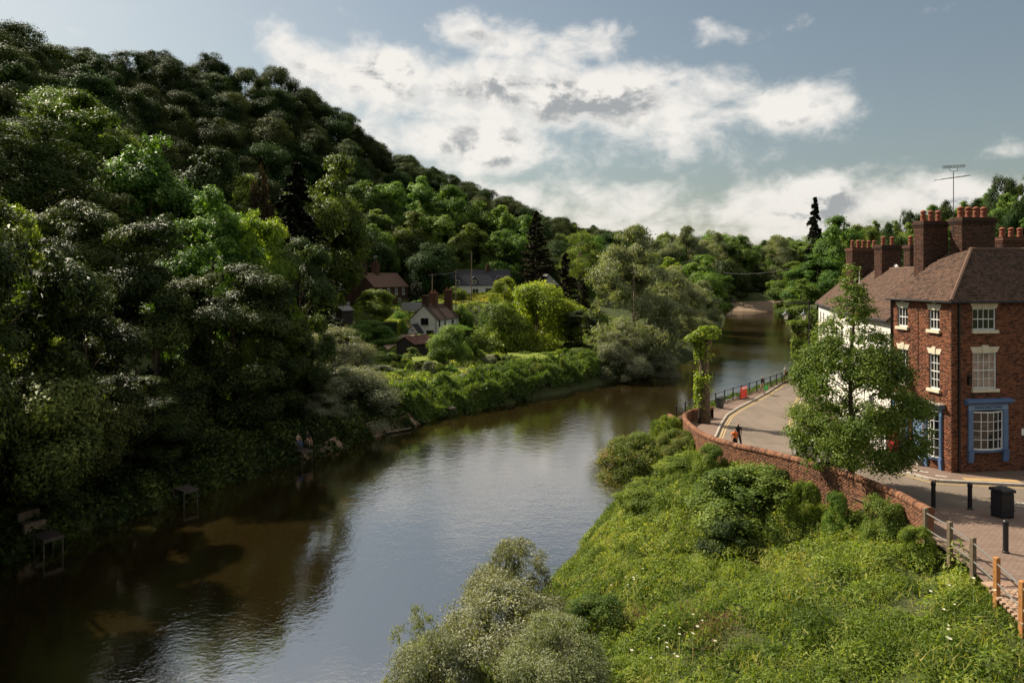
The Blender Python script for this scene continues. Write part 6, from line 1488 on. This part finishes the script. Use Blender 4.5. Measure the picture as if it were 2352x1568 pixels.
sw = MB(); sw.lathe([(.02, 0), (.3, .05), (.42, .3), (.3, .42), (.12, .48)], (0, 0, 0), 10); sw.box(-.06, .06, -.75, -.3, .35, .5); sw = sw.build('swan', MAT['white_paint']); sw.location = (97.2, 303, 0); tag(sw, 'tiny white swan at the left end of the beach', 'bird')
bg_ = MB().prism([(-.16, -.05, 0), (.16, -.05, 0), (.13, -.04, .36), (.05, -.03, .42), (-.05, -.03, .42), (-.13, -.04, .36)], (0, .11, 0)); bgm = mat('green_bag', (.05, .40, .10), .5); bo = bg_.tube([(-.05, 0, .40), (-.02, 0, .56), (.02, 0, .56), (.05, 0, .40)], .012, 5).build('carrier_bag', bgm, bevel=.02); bo.location = (24.42, 65.55, float(zroad(65.5)) + .42); tag(bo, 'bright green carrier bag carried by the woman in tan trousers', 'bag')

# ------------------------------------------------------------------ street furniture
def bollard(x, y, label, s=1.0):
    e = empty('bollard', (x, y, float(zroad(y)) + .012), 0, label, 'bollard', 'black bollards on the paving'); e.scale = (s, s, s)
    MB().lathe([(.11, 0), (.11, .05), (.085, .07), (.085, .92), (.10, .94), (.10, .98), (.075, .99)], (0, 0, 0), 14).build('post', MAT['black_paint'], e)
    MB().lathe([(.075, .99), (.095, 1.0), (.10, 1.05), (.07, 1.10), (.02, 1.13)], (0, 0, 0), 14).build('cap', MAT['black_paint'], e, smooth=True)
bollard(17.9, 29.0, 'black bollard nearest the street tree, left of the other bollards'); bollard(19.25, 28.7, 'black bollard between the litter bin and the leftmost bollard'); bollard(16.85, 23.3, 'black bollard nearest the wooden fence and the person in pink')
def bin_(x, y, z, rz, label, s=1.0, body='black_plastic', name='litter_bin'):
    e = empty(name, (x, y, z), rz, label, 'litter bin'); e.scale = (s * .92, s * .92, s)
    MB().box(-.32, .32, -.32, .32, .04, 1.02).build('body', MAT[body], e, bevel=.05); MB().box(-.30, .30, -.30, .30, 0, .05).build('base', MAT['dark_metal'], e)
    MB().box(-.35, .35, -.35, .35, 1.03, 1.14).prism([(-.35, -.35, 1.14), (.35, -.35, 1.14), (.2, 0, 1.22), (-.2, 0, 1.22)], (0, .02, 0)).build('lid', MAT[body], e, bevel=.02)
    MB().box(-.22, .22, -.328, -.322, .78, .93).build('slot', MAT['interior'], e)
    for h in (.3, .66): MB().box(-.33, .33, -.33, .33, h, h + .03).build('band', MAT[body], e)
bin_(19.75, 27.5, float(zroad(27.5)) + .012, R_(12), 'large square black litter bin on the shaded paving')
bin_(17.75, 58.3, float(zroad(58.3)) + .12, R_(35), 'small dark litter bin against the river railing', .8)
def railing():
    e = empty('river_railing', (0, 0, 0), 0, 'black metal railing with posts along the river wharf', 'railing'); P = resample(RAIL, 1.9)
    pm_ = MB().box(-.045, .045, -.045, .045, -.2, 1.12); pm_.lathe([(.03, 1.12), (.06, 1.15), (.02, 1.2)], (0, 0, 0), 8); proto = bpy.data.meshes.new('post'); proto.from_pydata(pm_.v, [], pm_.f); proto.materials.append(MAT['black_paint'])
    for p in P: o = link_mesh('post', proto, e); o.location = (p.x, p.y, float(zroad(p.y)) + .1)
    for a, b in zip(P, P[1:]):
        za, zb2 = float(zroad(a.y)) + .1, float(zroad(b.y)) + .1
        for h in (.52, 1.02): MB().tube([(a.x, a.y, za + h), (b.x, b.y, zb2 + h)], .028, 6).build('rail', MAT['black_paint'], e)
railing()
rbx = empty('red_barrier', (21.35, 62.9, float(zroad(62.9)) + .12), R_(48), 'bright red plastic barrier leaning on the railing', 'barrier')
MB().box(-.62, .62, -.05, .05, .85, 1.05).box(-.62, .62, -.05, .05, .08, .2).box(-.62, -.5, -.05, .05, .2, .85).box(.5, .62, -.05, .05, .2, .85).build('frame', MAT['red_plastic'], rbx)
for k in range(5): MB().box(-.44 + k * .19, -.31 + k * .19, -.035, .035, .2, .85).build('slat', MAT['red_plastic'], rbx)
MB().box(-.5, .5, -.062, -.052, .90, 1.0).build('reflective_strip', MAT['white_paint'], rbx)
for s in (-.5, .5): MB().box(s - .06, s + .06, -.3, .3, 0, .07).build('foot', MAT['rubber'], rbx)
# wooden post and steel rail fence
def post_fence():
    e = empty('post_and_rail_fence', (0, 0, 0), 0, 'wooden posts with two steel rails beside the paving at lower right', 'fence')
    P = [(14.93, 24.65), (14.85, 23.15), (14.62, 21.65), (14.2, 20.0), (13.72, 18.35), (13.1, 16.6)]
    for k, (x, y) in enumerate(P):
        z = float(zroad(y)); o = MB().box(-.075, .075, -.075, .075, -.4, 1.13).build('post', MAT['wood_grey' if k < 3 else 'wood_orange'], e, bevel=.02); o.location = (x, y, z); o.rotation_euler = (0, 0, R_(15))
        if k == 3: o['label'] = 'newer orange brown timber post'
    for a, b in zip(P, P[1:]):
        for h in (.95, .38): MB().tube([(a[0], a[1], float(zroad(a[1])) + h), (b[0], b[1], float(zroad(b[1])) + h)], .026, 8).build('rail', MAT['steel'], e)
post_fence()
# setts at the corner of the paving
def setts():
    root = bpy.data.objects['plaza_paving']; rnd = random.Random(3); n = 0
    mb = MB().box(-.11, .11, -.055, .055, -.06, .018); proto = bpy.data.meshes.new('sett'); proto.from_pydata(mb.v, [], mb.f); bm = bmesh.new(); bm.from_mesh(proto); bmesh.ops.bevel(bm, geom=bm.edges[:], offset=.012, segments=1, affect='EDGES'); bm.to_mesh(proto); bm.free(); proto.materials.append(MAT['sett'])
    for r in range(24):
        y = 20.3 - r * .125
        for k in range(18):
            x = 14.05 + k * .235 + (.11 if r % 2 else 0) + (20.3 - y) * -.28 + .25
            if n >= 300 or x / y > .775: continue
            o = link_mesh('sett', proto, root); o.location = (x, y, float(zroad(y)) + .025 + rnd.uniform(-.006, .006)); o.rotation_euler = (rnd.uniform(-.04, .04), rnd.uniform(-.04, .04), R_(8) + rnd.uniform(-.05, .05)); o.scale = (rnd.uniform(.9, 1.02), rnd.uniform(.88, 1.0), 1); n += 1
    for k in range(9):
        o = MB().box(-.24, .24, -.16, .16, -.05, .02).build('edging_slab', MAT['sett'], root, bevel=.01); o.location = (14.6 + k * .5, 20.75, float(zroad(20.75)) + .022); o.rotation_euler = (0, 0, R_(8))
setts()
# lamp post with hanging lanterns by the far white house
def lamp_post():
    p = PX(1873, 840, 66); z = float(zroad(66)) + .12; e = empty('lamp_post', (p.x - .6, 66, z), 0, 'dark lamp post with two hanging bell lanterns by the far white house', 'lamp post'); h = PX(1873, 690, 66).z - z
    MB().lathe([(.14, 0), (.14, .5), (.09, .6), (.07, h)], (0, 0, 0), 10).build('column', MAT['black_paint'], e)
    MB().tube([(-2.6, 0, h - .25), (0, 0, h - .15)], .04, 6).build('bracket', MAT['black_paint'], e)
    for x in (-2.3, -.55):
        la = MB().lathe([(.03, .55), (.05, .35), (.12, .22), (.30, .06), (.42, 0), (.40, -.04)], (x, -.1, h - 1.35), 14).build('lantern_hood', MAT['dark_metal'], e, smooth=True)
        MB().tube([(x, -.1, h - .8), (x, -.1, h - .25)], .02, 5).build('hanger', MAT['black_paint'], e)
        MB().lathe([(.2, 0), (.17, -.3), (.1, -.42)], (x, -.1, h - 1.40), 12).build('lantern_glass', MAT['lamp_glass'], e)
lamp_post()
# telephone red doorway piece by the shop
rd_ = empty('red_doorway', (21.55, 38.6, float(zroad(38.6)) + .12), R_(8), 'red painted doorway with white post half hidden behind the street tree', 'door'); MB().box(-.12, .12, -.3, .2, 0, 1.9).build('door_leaf', MAT['red_paint'], rd_, bevel=.01); MB().box(-.14, .14, .42, .56, 0, 2.2).build('white_post', MAT['white_paint'], rd_); MB().box(-.25, .2, -.55, .6, -.1, .08).build('step', MAT['slate_stone'], rd_)

# ------------------------------------------------------------------ car
def car(x, y, z, rz, label, paint='car_paint', name='parked_car', pitch=0.0, group=None):
    e = empty(name, (x, y, z), rz, label, 'car', group); e.rotation_euler = (pitch, 0, rz)
    ST = [(-2.1, .62, .42, .66, .60, .66), (-2.02, .78, .30, .74, .70, .74), (-1.7, .86, .26, .86, .74, .86), (-1.05, .89, .25, .93, .78, .97), (-.95, .89, .25, .93, .74, 1.02), (-.25, .89, .25, .94, .62, 1.47), (.4, .89, .25, .95, .60, 1.53), (1.2, .89, .25, .97, .58, 1.50), (1.75, .87, .27, .97, .56, 1.36), (2.0, .82, .32, .95, .58, 1.02), (2.08, .74, .42, .84, .60, .86)]
    mb = MB(); n = 10
    for (yy, w, zb, belt, wt, top) in ST:
        mb.v += [(-w * .9, yy, zb), (-w, yy, zb + .12), (-w, yy, (zb + belt) / 2 + .05), (-w * .97, yy, belt), (-wt, yy, top), (wt, yy, top), (w * .97, yy, belt), (w, yy, (zb + belt) / 2 + .05), (w, yy, zb + .12), (w * .9, yy, zb)]
    for k in range(len(ST) - 1):
        for j in range(n): j2 = (j + 1) % n; mb.f.append((k * n + j, k * n + j2, (k + 1) * n + j2, (k + 1) * n + j))
    mb.f.append(tuple(range(n))); mb.f.append(tuple(range((len(ST) - 1) * n, len(ST) * n)))
    mb.build('body', MAT[paint], e, smooth=True)
    def q(k, j): return Vector(mb.v[k * n + j])
    def inset(pts, t=.12, off=.012):
        c = sum(pts, Vector()) / len(pts); nn = (pts[1] - pts[0]).cross(pts[2] - pts[0]).normalized(); nn = nn if nn.dot(c - Vector((0, 0, .9))) > 0 else -nn
        return [p.lerp(c, t) + nn * off for p in pts]
    MB().poly(*inset([q(4, 4), q(4, 5), q(5, 5), q(5, 4)])).build('windscreen', MAT['car_dark'], e, fix=False); MB().poly(*inset([q(8, 4), q(8, 5), q(9, 5), q(9, 4)])).build('rear_window', MAT['car_dark'], e, fix=False)
    for s in ((3, 4), (6, 5)):
        for ks in ((5, 6), (6, 7), (7, 8)): MB().poly(*inset([q(ks[0], s[0]), q(ks[1], s[0]), q(ks[1], s[1]), q(ks[0], s[1])], .1)).build('side_window', MAT['car_dark'], e, fix=False)
    for sx in (-1, 1):
        for yy in (-1.3, 1.3):
            wv = MB().lathe([(.2, -.11), (.31, -.11), (.33, -.06), (.33, .06), (.31, .11), (.2, .11)], (sx * .80, yy, .33), 18, 'X').build('wheel', MAT['rubber'], e); MB().lathe([(.05, .09 * sx), (.20, .10 * sx), (.21, .115 * sx)], (sx * .80, yy, .33), 12, 'X').build('rim', MAT['steel'], wv)
        MB().box(sx * .42 - .17, sx * .42 + .17, -2.11, -2.02, .66, .78).build('headlight', MAT['headlamp'], e, bevel=.02); MB().box(sx * .62 - .1, sx * .62 + .1, 2.0, 2.09, .72, .92).build('tail_light', MAT['red_lens'], e, bevel=.02); MB().box(sx * .98 - .09, sx * .98 + .09, -.72, -.6, .98, 1.12).build('mirror', MAT[paint], e, bevel=.02)
    MB().box(-.4, .4, -2.125, -2.10, .46, .60).build('grille', MAT['rubber'], e); MB().box(-.26, .26, -2.135, -2.128, .34, .45).build('number_plate', MAT['white_paint'], e)
car(17.75, 39.2, float(zroad(39.2)), R_(6), 'grey car driving towards the bridge, half hidden behind the street tree', pitch=R_(-4.5), name='moving_car')
for (xd, d, c, lab) in ((1735, 346, 'car_white', 'white car parked under the trees beyond the beach'), (1778, 345, 'car_dark', 'dark car parked under the trees beyond the beach'), (1788, 343, 'car_white', 'pale car parked right of the dark one beyond the beach')):
    x = (xd - 1176) / 1568 * d; car(x, d, ground_z(x, d), R_(80), lab, c, group='cars parked beyond the beach')

# ------------------------------------------------------------------ street tree and pollards
def leafy(name, parent, rng, pos, nrm, leaf, m, aspect=1.6, along=None):
    V, F = leaf_cards(rng, pos, nrm, leaf, aspect, along); n = len(pos); me = np_mesh(name, V, F, np.clip(.48 + rng.normal(size=n) * .24, 0, 1)); return link_mesh(name, me, parent, MAT[m])
def street_tree():
    x, y = 15.8, 31.75; z = float(zroad(y)); e = empty('street_tree', (x, y, z), 0, 'leafy pyramid shaped street tree standing behind the brick wall', 'tree')
    me, C, lr = crown_mesh('crown', 606, 72000, 3.05, 1.2, 10.5, 'street', lobes=210, lobe_r=.155, clumps=10, clump_r=.62, leaf=.105, aspect=1.5, up=.55, jit=.55, squash=.6, inner=.02)
    link_mesh('crown', me, e, MAT['leaf_street']); me.materials.append(MAT['leaf_street']) if not me.materials else None
    tm = limb_mesh('trunk', 606, C, lr, .14, 1.6, 10.5, 44, top=9.8, limb=.28); link_mesh('trunk', tm, e)
street_tree()
def pollard(x, y, z, h, label, seed, s=1.0, fork=False):
    rng = np.random.default_rng(seed); e = empty('pollard_tree', (x, y, z), 0, label, 'tree'); mb = MB(); r = .42 * s
    if not fork: mb.tube([(0, 0, -.3), (.03, 0, h * .3), (-.02, .02, h * .6), (.02, 0, h * .8), (0, 0, h * .93)], [r * 1.15, r * .95, r * .85, r * .8, r * .5], 12); heads = [(-.85, 0, h * .87), (-.35, -.2, h * .92), (.1, 0, h * .96), (.65, .1, h * .95), (.25, -.4, h * .90), (-.25, .4, h * .91)]
    else: mb.tube([(0, 0, -.3), (.05, 0, h * .35), (0, 0, h * .6)], [r * 1.1, r * .9, r * .8], 12); heads = [(-.75, 0, h * .95), (.7, .1, h * .97), (.1, -.3, h * .96), (.2, .4, h * .93)]
    for hd in heads: mb.tube([(0, 0, h * (.55 if fork else .74)), (hd[0] * .6, hd[1] * .6, h * .8), hd], [r * .5, r * .42, r * .3], 8)
    mb.build('trunk', MAT['bark'], e, smooth=True)
    P = []; N = []
    for hd in heads:
        d = sphere_dirs(rng, 850); d[:, 2] = np.abs(d[:, 2]) * 1.0 - .35; P.append(np.array(hd) + d * np.array([.66, .66, .52]) * s * rng.uniform(.5, 1.05, (850, 1))); N.append(unit(d + np.array([0, 0, .5]) + rng.normal(size=(850, 3)) * .5))
    n = 2600; zz = rng.uniform(.1, .85, n) ** .8 * h; ang = rng.normal(size=n) * .9 + math.pi + np.sin(zz * 1.3 + seed) * .9; keep = (np.sin(zz * 2.1 + seed) + np.sin(zz * .9) * .6 + rng.normal(size=n) * .5) > -.35
    rr_ = (r * 1.0 + rng.uniform(0, .38, n) * s); p = np.stack([np.cos(ang) * rr_, np.sin(ang) * rr_, zz], -1)[keep]; P.append(p); N.append(unit(p * np.array([1, 1, 0]) + np.array([0, 0, .5]) + rng.normal(size=p.shape) * .5))
    P = np.concatenate(P); N = np.concatenate(N); leafy('crown', e, rng, P, N, .20 * s, 'leaf_lime', 1.35)
pollard(14.75, 52.4, float(zroad(52.4)) + .1, PX(1613, 752, 52.4).z - float(zroad(52.4)), 'pollarded lime with leafy trunk beside the curved wall end', 71)
pollard(36.1, 86.0, float(zroad(86)) + .1, PX(1830, 740, 86).z - float(zroad(86)), 'forked pollarded lime farther along the railing', 72, 1.15, True)

# ------------------------------------------------------------------ plants climbing the brick wall
_tris = sum(len(me.loops) - 2 * len(me.polygons) for me in bpy.data.meshes); print("objects", len(bpy.data.objects), "tris", _tris)
